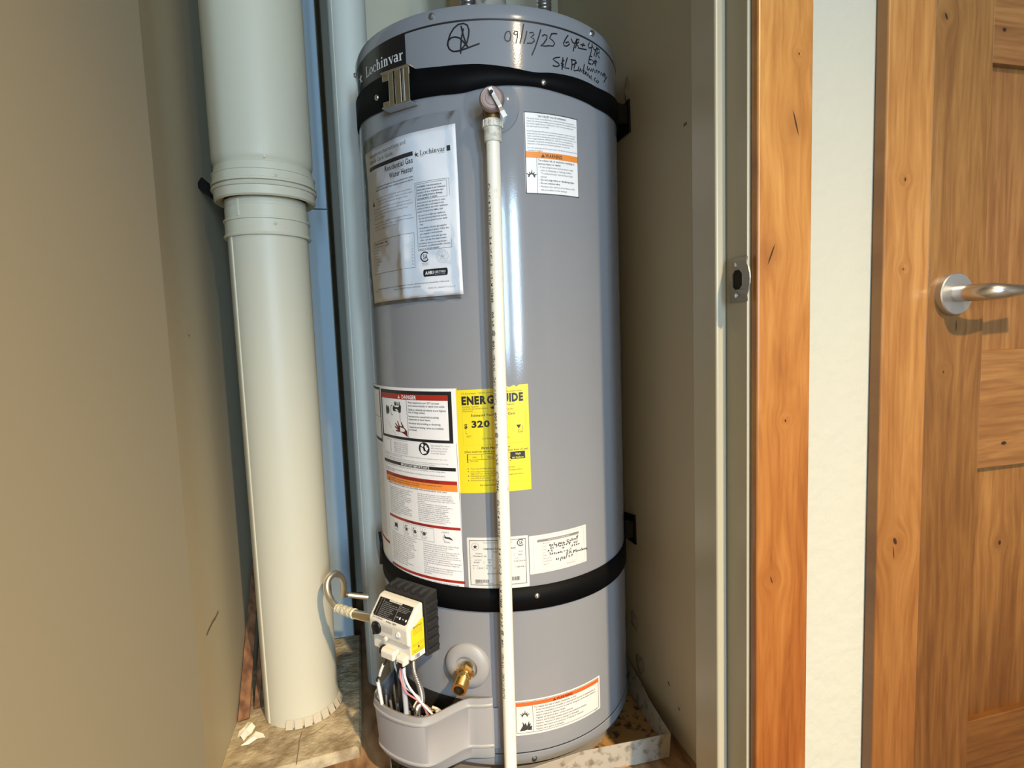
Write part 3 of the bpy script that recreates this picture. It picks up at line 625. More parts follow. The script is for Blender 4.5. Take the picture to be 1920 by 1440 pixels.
# marker writing
q = Art(lambda x, y, l: H(x, y, 0.00015+l)); q.ink(MARK)
STROKES_SIG = [[(-307,4818),(-293,4736),(-264,4625),(-233,4536),(-212,4491)],[(-274,4777),(-309,4651),(-326,4523),(-334,4415)],[(-515,4631),(-477,4664),(-407,4670),(-338,4643),(-283,4584),(-228,4514)],[(-535,4568),(-524,4632),(-486,4725),(-424,4803),(-352,4849),(-271,4857),(-209,4826),(-186,4748),(-196,4674),(-220,4578),(-274,4518),(-323,4468),(-393,4448),(-463,4459),(-515,4501),(-541,4569),(-529,4622)],[(-440,4453),(-347,4454),(-218,4486),(-114,4517),(-33,4540)]]
STROKES_TOP = [[(382,4686),(366,4631),(381,4589),(415,4574),(451,4592)],[(382,4686),(409,4720),(452,4728),(470,4668),(451,4592)],[(580,4728),(540,4738),(518,4702),(548,4676),(580,4716),(572,4640),(548,4556)],[(683,4854),(661,4749),(640,4649),(613,4559)],[(733,4751),(712,4667),(679,4565)],[(781,4734),(837,4747),(854,4716),(797,4665),(846,4655),(857,4618),(806,4579),(733,4571)],[(974,4810),(921,4660),(866,4521),(806,4398)],[(999,4716),(1038,4744),(1084,4735),(1076,4684),(1021,4609),(961,4556),(1019,4567),(1078,4572)],[(1165,4778),(1227,4795),(1271,4799)],[(1165,4772),(1129,4705),(1182,4681),(1222,4644),(1193,4594),(1085,4581)],[(1496,4828),(1440,4758),(1396,4681),(1407,4644),(1467,4652),(1522,4699),(1500,4728),(1438,4696)],[(1564,4789),(1594,4740),(1635,4739)],[(1687,4816),(1643,4730),(1597,4604)],[(1695,4813),(1676,4739),(1657,4671)],[(1679,4814),(1747,4827),(1728,4776),(1676,4744),(1717,4716),(1725,4683)],[(1844,4798),(1823,4734)],[(1779,4756),(1889,4777)],[(1742,4690),(1925,4718)],[(2010,4861),(1967,4789),(1996,4769),(2070,4798)],[(2094,4865),(2069,4774),(2033,4669)],[(2103,4827),(2145,4788),(2203,4807)],[(2241,4862),(2178,4763),(2141,4686)],[(2253,4848),(2225,4755),(2198,4687)],[(2240,4844),(2328,4851),(2313,4797),(2237,4753),(2297,4720),(2322,4711)],[(2011,4645),(1988,4573),(1976,4511)],[(2011,4645),(2074,4653)],[(1995,4587),(2061,4596)],[(1976,4511),(2048,4521)],[(2094,4600),(2170,4559)],[(2172,4619),(2080,4525)],[(2196,4638),(2180,4532)],[(2160,4603),(2230,4614)],[(1944,4455),(1932,4399),(1972,4404),(1993,4440),(2022,4401),(2066,4449)],[(2075,4405),(2121,4472),(2152,4416)],[(2187,4421),(2201,4473),(2236,4466)],[(2259,4432),(2273,4472),(2324,4477)],[(2349,4443),(2392,4499),(2418,4453)],[(2441,4455),(2455,4502),(2492,4466)],[(2511,4527),(2491,4447)],[(2473,4496),(2557,4507)],[(2540,4476),(2571,4456)],[(2607,4487),(2520,4408),(2472,4361)],[(1313,4444),(1228,4422),(1179,4391),(1226,4366),(1288,4344),(1301,4318),(1251,4286),(1175,4290)],[(1378,4452),(1361,4392)],[(1399,4417),(1353,4368),(1331,4352),(1389,4352)],[(1389,4358),(1337,4319),(1395,4308),(1351,4305)],[(1374,4349),(1350,4260)],[(1468,4471),(1435,4385),(1410,4300),(1500,4308)],[(1561,4470),(1566,4380),(1547,4295)],[(1545,4460),(1650,4469),(1674,4440),(1574,4382)],[(1649,4445),(1613,4356),(1603,4297),(1695,4325)],[(1723,4389),(1703,4332),(1728,4316),(1765,4371)],[(1765,4371),(1772,4315),(1810,4371),(1817,4315),(1855,4360)],[(1859,4466),(1837,4379),(1826,4306),(1872,4318),(1892,4353)],[(1911,4352),(1890,4300)],[(1929,4298),(1950,4351),(1978,4300)],[(2009,4321),(1977,4288),(2017,4276),(2051,4345),(2059,4264)],[(2172,4333),(2125,4295),(2157,4269)],[(2230,4314),(2192,4279),(2240,4269),(2278,4311)]]
STROKES_STICKER = [[(872,-3643),(845,-3645),(849,-3664),(871,-3666)],[(892,-3652),(885,-3668),(906,-3667),(910,-3649)],[(935,-3621),(940,-3667)],[(961,-3658),(954,-3672),(977,-3673),(978,-3654)],[(1011,-3641),(1017,-3668),(1038,-3659),(1032,-3638)],[(1053,-3642),(1059,-3669)],[(1074,-3665),(1077,-3640),(1095,-3663)],[(1110,-3659),(1132,-3657),(1118,-3642),(1110,-3662),(1139,-3665)],[(1222,-3623),(1184,-3629),(1191,-3656),(1228,-3655)],[(1252,-3639),(1244,-3654),(1266,-3655),(1272,-3640)],[(1291,-3612),(1297,-3656)],[(1321,-3651),(1329,-3633)],[(1344,-3650),(1353,-3625),(1373,-3649)],[(1394,-3602),(1400,-3655)],[(1419,-3581),(1409,-3625)],[(861,-3686),(884,-3690),(870,-3707),(883,-3722),(860,-3720)],[(918,-3695),(901,-3712),(920,-3718)],[(973,-3711),(986,-3669),(999,-3697),(1017,-3668),(1027,-3708)],[(1044,-3699),(1061,-3695),(1055,-3711),(1044,-3699)],[(1080,-3705),(1084,-3687),(1101,-3707)],[(1124,-3675),(1127,-3708),(1145,-3692)],[(1168,-3690),(1174,-3711),(1190,-3675)],[(1213,-3680),(1258,-3683)],[(1235,-3682),(1242,-3715)],[(1343,-3682),(1327,-3698),(1350,-3710)],[(1367,-3694),(1382,-3710),(1407,-3683)],[(814,-3762),(822,-3737),(842,-3747),(819,-3752)],[(889,-3742),(875,-3759),(899,-3769)],[(1092,-3753),(1100,-3735),(1114,-3754),(1129,-3735)],[(1287,-3735),(1303,-3732),(1294,-3756),(1279,-3753)],[(1326,-3744),(1342,-3734),(1349,-3762)],[(1381,-3743),(1405,-3742),(1397,-3760),(1381,-3743)],[(1430,-3741),(1451,-3740),(1437,-3759),(1430,-3741)],[(840,-3792),(867,-3796),(846,-3825),(873,-3823)],[(887,-3806),(901,-3802),(898,-3827),(887,-3819)],[(922,-3805),(949,-3804),(928,-3826),(949,-3826)],[(963,-3819),(984,-3819)],[(1005,-3808),(1026,-3809),(1019,-3823),(1000,-3822)],[(1040,-3814),(1058,-3798),(1054,-3824)],[(1076,-3808),(1083,-3829)],[(1120,-3811),(1142,-3809)],[(1171,-3808),(1186,-3798),(1193,-3819)],[(1231,-3808),(1223,-3819)],[(1262,-3782),(1258,-3807)],[(1200,-3834),(1170,-3840),(1196,-3862),(1166,-3868)],[(1221,-3878),(1242,-3836)],[(1261,-3834),(1252,-3865),(1275,-3866)],[(1313,-3885),(1323,-3835)],[(1323,-3835),(1351,-3848),(1325,-3859)],[(1370,-3832),(1372,-3879)],[(1393,-3858),(1401,-3879),(1421,-3858)],[(1433,-3880),(1442,-3856),(1458,-3880),(1475,-3858),(1483,-3883)],[(1501,-3838),(1505,-3881),(1525,-3877),(1509,-3859)],[(1548,-3856),(1551,-3883)],[(1568,-3881),(1578,-3857),(1595,-3885)],[(1622,-3855),(1604,-3870),(1625,-3882),(1617,-3907)],[(974,-3912),(959,-3929),(977,-3938),(974,-3912)],[(1002,-3911),(1016,-3920),(997,-3942)],[(1066,-3904),(1042,-3970)],[(1095,-3909),(1091,-3948)],[(1116,-3914),(1138,-3918),(1123,-3928),(1140,-3949),(1115,-3949)],[(1184,-3876),(1155,-3942)],[(1213,-3908),(1235,-3907),(1212,-3934),(1242,-3934)],[(1297,-3901),(1266,-3901),(1289,-3919),(1273,-3935)]]
for S in STROKES_SIG: q.line([(a/10.0, z/10.0) for a, z in S], 2.5)
o = q.build('marker_signature', heater); o['label'] = 'black marker squiggle like an initial in a loop'
q = Art(lambda x, y, l: H(x, y, 0.00015+l)); q.ink(MARK)
for S in STROKES_TOP: q.line([(a/10.0, z/10.0) for a, z in S], 2.1)
o = q.build('marker_writing', heater); o['label'] = 'black handwritten marker date and warranty note'

def label(name, a0, z0, a1, z1, M, tilt=0.0, notch=None, corner=2.0):
    """a sticker on the jacket; returns the part, and a print pad to draw on in the same millimetres"""
    ca, cz = (a0+a1)/2, (z0+z1)/2
    def fn(x, y, l):
        return H(x, y+(x-ca)*tilt, 0.0003+l)
    bmk = Art(fn, 0.0); bmk.ink(M)
    c = corner; top = max(z0, z1); bot = min(z0, z1)
    if notch: 
        bmk.rect(a0, bot, a1, top-3.5)
        xs = [a0]+notch+[a1]
        for i in range(len(xs)-1):
            bmk.put([(xs[i], top-3.5), (xs[i+1], top-3.5), (xs[i+1], top-(3.0 if 0 < i+1 < len(xs)-1 and (i+1) % 2 == 0 else 0)), (xs[i], top-(3.0 if i and i % 2 == 0 else 0))], [(0, 1, 2, 3)])
    else:
        bmk.rect(a0+c, bot, a1-c, top); bmk.rect(a0, bot+c, a0+c, top-c); bmk.rect(a1-c, bot+c, a1, top-c)
        for (x, y) in ((a0+c, bot+c), (a1-c, bot+c), (a0+c, top-c), (a1-c, top-c)): bmk.disc(x, y, c, n=12)
    part = bmk.build(name, heater)
    return part, Art(fn)

# maker's black plate at the top left
part, p = label('maker_plate', -304, 430, -130, 495.5, BLACKG, tilt=-0.045, corner=1.0)
p.ink(SILV); p.serif(-243, 454.2, 17.5, 108); p.emblem(-284, 453, 21)
p.ink(PALE); p.line([(-303, 494.2), (-303, 431.5)], 1.0); p.rect(-303, 434, -214, 435.2)
p.build('lettering', part)

# relief valve notice, top right
part, p = label('relief_valve_notice', 63.2, 351.6, 165.0, 225.0, WHITE)
p.ink(TXT); p.frame(63.6, 225.4, 164.6, 351.2, 1.3)
p.text('T&P RELIEF VALVE OPENING', 113.5, 345.4, 2.7, 53, 'c', 0.02)
p.ink(TXT); p.lines(['This water heater is provided with a combination temperature-pressure', 'relief valve listed as complying with the standard for Relief Valves for', 'Hot Water Supply Systems, ANSI Z21.22 - CSA 4.4 current edition and', 'the code requirements of ASME.'], 67.8, 341.2, 4.0, 2.2, maxw=94)
p.lines(['Install Temperature/Pressure protective equipment required by local', 'codes, but not less than a combination Temperature/Pressure Relief', 'Valve certified as meeting the requirements for Relief Valves for Hot', 'Water Supply Systems, ANSI Z21.22 - CSA 4.4 current edition by a', 'nationally recognized testing laboratory that maintains periodic', 'inspection of production of listed equipment or materials.'], 68, 321.8, 3.95, 2.2, maxw=94)
p.lines(['For safe operation of the water heater, the Relief Valve must not be', 'removed or plugged.'], 68, 295.6, 4.0, 2.2, maxw=94)
p.ink(ORANGE); p.rect(64.9, 281.0, 163.4, 290.8)
p.ink(TXT); p.line([(64.9, 290.8), (163.4, 290.8)], 0.7); p.line([(64.9, 281.0), (163.4, 281.0)], 0.7)
p.k = 1; p.alert(91.0, 282.6, 6.2, TXT, ORANGE); p.ink(TXT); p.text('WARNING', 98.8, 282.8, 5.6, 32, weight=0.02); p.k = 0
p.line([(83.3, 281), (83.3, 225.6)], 0.6)
def burst(p, x, y, s):
    for ang, ln in ((-62, 1.0), (-30, 0.8), (4, 1.05), (36, 0.85), (66, 1.0), (95, 0.6), (-92, 0.6)):
        a = math.radians(90-ang); b = math.radians(90-ang-16); c = math.radians(90-ang+16)
        p.poly([(x+s*0.42*math.cos(b), y+s*0.42*math.sin(b)), (x+s*ln*math.cos(a), y+s*ln*math.sin(a)), (x+s*0.42*math.cos(c), y+s*0.42*math.sin(c))])
    p.ring(x, y, s*0.46, s*0.18, -8, 188, 14)
burst(p, 73.6, 251.5, 11.5)
p.lines(['To reduce risk of explosion resulting in', 'serious injury or death:'], 85.6, 276.2, 5.3, 2.9, 0.02, maxw=70)
p.lines(['If the temperature and pressure relief', 'valve is dripping or leaking, follow', '"Troubleshooting" instructions in the', 'manual.'], 89, 265.8, 5.0, 2.8, maxw=64)
p.lines(['Do not plug valve or discharge pipe.', 'Do not remove valve.'], 89, 245.8, 5.3, 2.8, 0.025, maxw=66)
p.lines(['Maintain the valve in accordance with', 'the procedure in the manual.'], 89, 235.2, 5.2, 2.8, maxw=66)
for z in (266.8, 246.8, 241.4, 236.2): p.disc(86.2, z, 0.5, n=8)
p.build('lettering', part)

# big hazard and lighting notice on the left
part, p = label('hazard_notice', -372, -88.5, -66.4, -433.6, WHITE, corner=1.0)
p.ink(BLACK, 0); p.rect(-258.8, -182, -74.6, -93.6)
p.ink(WHITE, 1); p.rect(-253.2, -177, -81.6, -100.0)
p.ink(RED, 2); p.rect(-253.2, -109.4, -81.6, -100.0)
p.k = 3; p.alert(-193, -108.0, 6.2, WHITE, RED); p.ink(WHITE); p.text('DANGER', -181.5, -107.8, 6.2, 37, weight=0.025)
p.ink(TXT, 2); p.line([(-169.5, -109.4), (-168.0, -177)], 0.9)
rows = [('Water temperature over 125\u00b0F can cause', -115.6), ('severe burns instantly or death from scalds.', -121.0), ('Children, disabled and elderly are at highest', -128.0), ('risk of being scalded.', -132.6), ('See instruction manual before setting', -139.8), ('temperature at water heater.', -144.8), ('Feel water before bathing or showering.', -151.8), ('Temperature limiting valves are available,', -158.6), ('see manual.', -163.4)]
for s, z in rows: p.text(s, -166, z, 3.3, 79.0*len(s)/44.0, weight=0.018)
def hand(p, pts, palm):
    p.poly(palm)
    for (a, b, w0, w1) in pts:
        A, B = Vector(a), Vector(b); n = Vector((-(B-A).y, (B-A).x)).normalized()
        p.poly([tuple(A+n*w0), tuple(B+n*w1), tuple(B+(B-A).normalized()*w1), tuple(B-n*w1), tuple(A-n*w0)])
p.ink(BLACK, 2)
p.poly([(-211, -128), (-209, -122), (-202, -124), (-193, -124), (-187, -119), (-184.5, -122), (-186, -133), (-191, -134), (-196, -131.5), (-209, -132)])
p.poly([(-204, -122), (-204.5, -116), (-202, -113.5), (-199.5, -116), (-199, -121)])
for x in (-196.5, -192.5, -188.5): p.poly([(x-1.6, -121), (x-0.9, -114.5), (x+0.6, -114), (x+1.6, -121)])
for x, ry in ((-233, 9.0), (-227, 7.5)): p.ring(x, -131, 3.6, 2.6, 0, 360, 18, ry, 2.0)
p.poly([(-236.4, -130), (-233.2, -123), (-232, -131), (-233, -139)]); p.poly([(-229, -131), (-226.5, -124.5), (-224.8, -131), (-226, -137.5)])
p.ring(-214, -130.5, 4.6, 1.3, 60, 300, 18, 9.5, 1.6)
p.ink(PALE, 2)
for d in (0, 1.5, 3.0): p.line([(-190.5+d, -134), (-191.0+d, -140), (-189.5+d, -150)], 0.5)
p.ink(TXT, 2); p.line([(-231, -149), (-171, -135)], 0.6); p.line([(-229, -153), (-171, -140.5)], 0.6); p.line([(-227, -155.5), (-205, -176)], 0.6)
p.ink(mat('print_dark_red', (0.10, 0.012, 0.010), 0.5), 2)
hand(p, [((-192, -160), (-197, -149.5), 1.9, 1.1), ((-195, -161.5), (-204, -154), 1.9, 1.1), ((-196, -164), (-206, -160), 1.8, 1.1), ((-194, -167), (-203.5, -167), 1.7, 1.1), ((-181, -160), (-186.5, -151.2), 2.1, 1.2)],
     [(-196, -158.5), (-190, -157.5), (-181, -158), (-171, -165.5), (-170.4, -176.3), (-176, -173), (-184, -169.5), (-196, -168)])
p.ink(BLACK, 0); p.disc(-133.2, -193.6, 11.8, 11.4, 28)
p.ink(WHITE, 1); p.disc(-136.5, -187.6, 2.7); p.poly([(-141, -191), (-136, -192), (-133.5, -198), (-129, -198), (-127.5, -201), (-137, -203), (-140.5, -199)]); p.poly([(-132, -189), (-128, -186.6), (-126.8, -190.5), (-124, -192), (-127, -197.5), (-130, -195.5)])
p.ink(TXTG, 0); p.lines(['See manual for more', 'information about', 'preventing burns', 'from hot water.'], -118.4, -188.4, 4.45, 3.0, maxw=37)
for i, (t_, s) in enumerate((('160', 'About 1/2 second'), ('150', 'About 1-1/2 seconds'), ('140', 'Less than 5 seconds'), ('130', 'About 30 seconds'), ('125', 'About 90 seconds'), ('120', 'More than 5 minutes'))):
    z = -190.2-3.45*i; p.text(t_, -226, z, 2.5, align='c'); p.text(s, -214, z, 2.5, 42)
p.text('Water Temp.', -243, -186.6, 2.5, 23); p.text('Time to Produce 2nd Degree Burns', -215, -184.9, 2.3, 43)
p.lines(['Scald times relate to the skin of adults. Children and the elderly can be scalded sooner than this.', 'Thermostat set to the lowest setting.'], -251, -211.8, 3.0, 2.2, maxw=164)
p.lines(['To avoid scalding install mixing valves where local codes require a lower temperature at the tap,', 'for your safety read the lighting instructions below and keep this label in place.'], -251, -219.2, 3.0, 2.2, maxw=166)
p.ink(BLACK, 0); p.rect(-258, -230.0, -72.4, -224.2)
p.ink(WHITE, 1); p.text('IMPORTANT/IMPORTANTE', -159, -229.2, 4.3, 70, 'c', 0.015)
p.ink(TXT, 0); p.lines(['Do not remove this label. For replacement parts or service call the number on the rating plate.'], -252, -233.2, 3, 2.1, maxw=160)
p.line([(-250, -237.4), (-72.4, -237.4)], 0.5)
p.lines(['No quite esta etiqueta. Para piezas de repuesto llame al servicio tecnico indicado en la placa.', 'Lea antes de encender.'], -252, -240.6, 3.1, 2.1, maxw=160)
p.ink(RED, 0); p.rect(-252, -254.0, -71.2, -247.4); p.ink(ORANGE, 0); p.rect(-252, -265.5, -71.0, -254.0)
p.k = 1; p.alert(-243.5, -263.5, 7.0, RED, ORANGE); p.ink(TXT)
p.text('FOR YOUR SAFETY READ BEFORE OPERATING', -223, -252.6, 3.6, 118, weight=0.015)
p.lines(['WARNING: If you do not follow these instructions exactly, a fire or explosion may result', 'causing property damage, personal injury or loss of life.'], -233, -258.4, 3.5, 2.3, maxw=132); p.k = 0
p.lines(['BEFORE OPERATING: SMELL ALL AROUND APPLIANCE AREA FOR GAS'], -243, -268.6, 3, 2.2, 0.02, maxw=152)
LC = ['This appliance does not have a pilot. It', 'is equipped with an ignition device', 'which automatically lights the burner.', 'Do not try to light it by hand.', 'Before operating smell all around the', 'area for gas. Be sure to smell next to', 'the floor because some gas is heavy.', 'What to do if you smell gas:', 'Do not light any appliance.', 'Do not touch any electric switch;', 'do not use any phone in your building.', 'Immediately call your gas supplier', 'from a neighbor. Follow instructions.', 'If you cannot reach the supplier call', 'the fire department.']
RC = ['Use only your hand to push in or turn the gas control', 'knob. Never use tools. If the knob will not push in or', 'turn by hand, do not try to repair it; call a qualified', 'technician. Force or attempted repair may result in a fire', 'or explosion.', 'Do not use this appliance if any part has been', 'under water. Immediately call a qualified installer or', 'service agency to inspect the appliance. Do not', 'attempt to repair the unit. It must be replaced.', 'DO NOT USE THIS APPLIANCE IF THERE HAS BEEN', 'AN IGNITION EVENT. Immediately call a qualified', 'service technician to inspect the appliance. Have', 'parts examined for flammable vapors ignition and', 'replaced if needed. Keep the area clear of the air', 'intake screen around the base of the heater.']
p.lines(LC, -240, -275.0, 3.45, 2.15, maxw=74); p.lines(RC, -154, -275.6, 3.45, 2.15, maxw=78)
p.ink(RED, 0); p.rect(-247, -332.8, -68.6, -328.0)
p.ink(TXT, 1); p.text('LIGHTING INSTRUCTIONS', -158, -331.9, 2.8, 60, 'c', 0.01)
p.ink(TXT, 0)
for i, x in enumerate((-223, -188, -165.5, -143.5)):
    p.line([(x-8, -336), (x-8, -353), (x+9, -353)], 0.35)
    if i == 0: p.poly([(x-6, -336), (x-4, -342), (x+5, -342), (x+6, -337), (x+7, -352), (x+3, -349), (x-4, -350), (x-5.5, -352), (x-4, -345)])
    else:
        p.ring(x, -344.5, 5.2, 1.4, 20+i*40, 260+i*40, 16); p.disc(x+0.5, -345.5, 2.6)
        for k in range(6):
            a = k*1.05; p.line([(x+6*math.cos(a), -344.5+6*math.sin(a)), (x+7.6*math.cos(a), -344.5+7.6*math.sin(a))], 0.8)
    p.text('SETTING', x, -356.0, 1.7, 11, 'c')
p.frame(-196, -358.5, -121, -335.0, 0.4)
p.text('LIGHTS', -98, -339.4, 2.2, 14, 'c'); p.poly([(-101, -341.5), (-97, -346), (-90, -346), (-85, -349), (-84, -351.5), (-92, -349.5), (-99, -349), (-104, -345.5), (-99.5, -347.5)]); p.ring(-97, -348, 6, 0.6, 150, 260, 10); p.text('BLINKS', -95, -356.6, 2.2, 12, 'c')
LD = ['STOP! Read the safety information above.', 'Turn off all electric power to the heater.', 'Set the control knob to OFF and wait', 'five (5) minutes to clear out any gas.', 'If you then smell gas, STOP! Follow B.', 'If you do not smell gas, go to next step.', 'Turn the knob to the ON position.', 'Wait for the status light to come on.', 'Turn the knob to the setting you want.', 'If it will not light turn off the gas', 'and call your service technician.', 'TO TURN OFF GAS TO APPLIANCE', 'Turn the knob fully to OFF.', 'Do not force it. Turn off the power.', 'Close the manual gas valve.']
RD = ['When the status light stops blinking, release the gas', 'control/temperature knob. Set the gas control', 'to the lowest setting. See Figure C.', 'If the status light does not start blinking within 90', 'seconds, repeat steps 2 through 4, up to THREE (3)', 'times, waiting 10 minutes between lighting attempts.', 'Periodically check that the burner stays lit. Watch for', 'blue flames and normal lighting attempts.', 'If the heater will not operate, repeat steps 2 through 5', 'waiting ten minutes before attempting to relight the', 'burner.', 'If the status light does not start blinking after three', 'tries, turn the gas control knob to OFF and', 'call a qualified service technician or your', 'gas supplier.']
p.lines(LD, -239, -362.8, 3.75, 2.15, maxw=78); p.lines(RD, -146.5, -364.2, 3.8, 2.15, maxw=78)
p.ink(RED, 0); p.rect(-246, -427.2, -64.8, -422.4)
p.ink(TXT, 0); p.text('Set control on the HOT setting. The status light will stop blinking.', -235, -431.6, 2.2, 160)
p.line([(-69.4, -182), (-65.6, -433)], 0.5)
p.ink(BLACK, 0)                                     # the other language's column, turning out of sight
p.line([(-268, -93), (-266.5, -196)], 4.5); p.rect(-372, -196, -265, -190.5); p.rect(-372, -97, -267, -92.5)
p.ink(TXTG, 0); p.line([(-263, -92), (-249, -433)], 0.4); p.rect(-372, -149.2, -268, -148.4)
for i in range(42): p.text('Lea las instrucciones antes de usar el calentador', -366, -203.0-4.3*i, 2.2, 100)
p.ink(RED, 0); p.rect(-372, -392, -256, -387)
p.build('lettering', part)

# yellow energy label, the top edge torn
part, p = label('energy_label', -66.8, -86.4, 55.6, -265.4, YEL, tilt=0.028, notch=[18.0, 24.0, 31.5, 36.0, 40.5])
p.ink(TXT); p.text('U.S. Government', -56.8, -97.4, 2.5, 25); p.text('Federal law prohibits removal of this label before consumer purchase', -28, -97.2, 2.5, 73)
p.ink(BLACK); p.text('ENERG', -57.3, -114.4, 12.6, 56, weight=0.055); p.text('UIDE', 12.0, -113.0, 12.6, 35.5, weight=0.055)
p.poly([(-6, -102), (-1.6, -102), (1.2, -108), (4, -102), (8.4, -102), (3.2, -112), (3.2, -117), (7, -117), (0.4, -126), (-9.6, -121.8), (-3.0, -118.8), (-0.8, -117), (-0.8, -111)])
p.ink(TXT); p.lines(['Water Heater - Natural Gas', 'Tank Size (Storage Capacity): 40 gallons', '38 Gallon Nominal'], -56.8, -119.6, 3.5, 2.4, maxw=44); p.text('Residential', 16.5, -119, 2.2, 15); p.text('Natural Gas', 12, -126.5, 2.4, 17)
p.ink(YELD); p.frame(-57, -183, 50, -128.6, 0.5)
p.ink(BLACK); p.text('Estimated Yearly Energy Cost', -41.8, -135.2, 3.9, 74, weight=0.02)
p.text('$', -54.4, -154.6, 7.2, 6.4, weight=0.03); p.text('320', -41.8, -153.4, 10.4, 32.5, weight=0.04)
p.line([(-52, -158.5), (-51.5, -163.5), (38, -162.4)], 0.5); p.line([(-51.5, -163.5), (38, -162.0)], 1.3); p.line([(43.6, -156.2), (43.8, -161.6)], 0.6)
p.poly([(33.6, -153.4), (41.6, -153.4), (37.4, -160.0)]); p.ink(TXT); p.text('$257', -50.6, -169.6, 2.7, 8.5); p.text('$350', 36, -166.6, 2.7, 9)
p.text('Cost Range of Similar Models', -25, -174.2, 2.6, 46)
p.ink(BLACK); p.text('First Hour Rating', -26.2, -191.0, 4.2, 48, weight=0.03); p.text('(How much hot water you get in the first hour of use)', -55.6, -196.2, 3.2, 108, weight=0.012)
p.frame(-51.4, -208.0, 22, -199.0, 0.5); p.line([(-51.2, -207.6), (22, -207.6)], 1.3); p.line([(-51.0, -212.8), (22, -213.0)], 1.3); p.line([(-50.8, -199), (-50.4, -213.2)], 1.3); p.line([(-26, -199.4), (-25.8, -207.6)], 0.5); p.line([(-6, -199.4), (-5.8, -207.6)], 0.5)
p.text('Low', -42, -205, 2.6, 7); p.text('Medium', -17, -205.6, 2.6, 10); p.text('Very Small', -46, -211.8, 2.0, 13)
p.ink(BLACK); p.rect(22, -210.8, 46.6, -198.2); p.ink(YEL, 1); p.text('High', 30.4, -203.6, 3.2, 9, weight=0.02); p.text('66 Gallons', 24.6, -209.4, 2.8, 19.5, weight=0.02); p.ink(TXT, 0)
rows = ['Your cost will depend on your utility rates and use.', 'Cost range based only on models fueled by natural gas with a', 'high first hour rating (75+ gallons).', 'Estimated energy cost based on a national average natural gas', 'cost of $1.21 per therm.', 'Estimated yearly energy use: 243 therms.']
for s, z in zip(rows, (-224.8, -229.6, -233.4, -237.2, -241.0, -244.8)): p.text(s, -46.4, z, 2.3, 1.45*len(s))
for z in (-223.6, -228.4, -236.2, -243.8): p.disc(-50.4, z, 0.9, n=10)
p.ink(BLACK); p.text('For more information visit', -31, -253.6, 3.0, 46, weight=0.015)
p.build('lettering', part)

# rating plate and installer's sticker
part, p = label('rating_plate', -58.4, -343.4, 46.8, -433.8, WARMW, tilt=0.012)
p.ink(TXT); p.frame(-54.6, -426.6, 42.4, -349.0, 0.8)
p.ring(-44.3, -359.4, 6.6, 0.35); 
def star(p, x, y, s):
    p.poly([(x+(s if k % 2 == 0 else s*0.42)*math.sin(k*PI/5), y+(s if k % 2 == 0 else s*0.42)*math.cos(k*PI/5)) for k in range(10)])
star(p, -44.3, -359.6, 4.4)
def csa(p, x, y, s):
    p.ring(x, y, s, s*0.24, 38, 322, 24); p.text('SA', x+s*0.12, y-s*0.45, s*0.9, s*1.05, 'c', 0.02)
csa(p, 33.6, -355.2, 6.2)
p.text('Automatic Storage Water Heater', -30, -353.4, 2.0, 50); p.text('TEMPERATURE COMPLIANT', -30.4, -364.8, 2.8, 56, weight=0.02); p.text('MODEL', -14, -369.5, 1.8)
for z in (-373.4, -378.4, -384.6, -388.9, -394.6, -399.0): p.line([(-53.2, z), (41, z+0.5)], 0.35)
for x, z0, z1 in ((-15.5, -373.4, -378.4), (-30, -384.6, -388.9), (-42, -394.6, -399), (-29, -394.6, -399), (-20, -394.6, -399), (22, -373, -378), (22, -384.4, -388.7), (30, -384.4, -388.7), (24, -394.2, -398.8), (4, -384.5, -388.9)): p.line([(x, z0), (x, z1)], 0.35)
for s, x, z, h in (('FT0404OT 40', -49, -377.4, 2.6), ('2025', 28, -377.0, 2.4), ('40,000', -48, -388.0, 2.4), ('40', -22, -388.0, 2.4), ('4.0', 24, -388.0, 2.2), ('10 IN WC', 31, -388.0, 1.8), ('5', -49, -398.2, 2.4), ('10.50', -40, -398.2, 2.4), ('8', -26, -398.2, 2.4), ('3.5', -14, -398.2, 2.4), ('1400 RPM', 26, -398.2, 2.0), ('Gas Model', -44, -372.2, 1.7), ('Input Btu/hr', -46, -383.4, 1.6), ('Gallons', -24, -383.2, 1.8), ('Max press', -50, -393.4, 1.6), ('Manifold', -26, -393.4, 1.6), ('Series', 30, -371.0, 1.8), ('Volt', 24, -382.6, 1.6), ('SEE INSTALLATION', -25, -408.0, 2.1), ('BTU', -8, -404.2, 1.6), ('Made in USA', -46, -425.2, 1.5), ('Serial 0925', -26, -425.2, 1.5)): p.text(s, x, z, h, weight=0.01)
rnd = random.Random(11)
def barcode(p, x0, x1, z0, z1, n=26):
    x = x0
    while x < x1:
        w = rnd.choice((0.35, 0.35, 0.7, 1.0)); p.rect(x, z0, min(x1, x+w), z1); x += w+rnd.choice((0.3, 0.4, 0.7))
barcode(p, -46, -22, -423.2, -417.2); barcode(p, 17, 31, -420.6, -413.8)
p.build('lettering', part)
part, p = label('installer_sticker', 48.4, -344.4, 161.6, -412.0, WARMW, tilt=0.018, corner=1.0)
p.ink(PALE); p.frame(55.6, -409.0, 156.2, -347.6, 0.4); p.frame(70.8, -402.6, 139.6, -357.6, 0.35)
p.ink(TXTG); p.rect(62.6, -357.0, 144.2, -352.8); p.ink(SILV, 1); p.text('INSTALLATION RECORD', 103, -356.2, 2.4, 42, 'c'); p.ink(TXTG, 0)
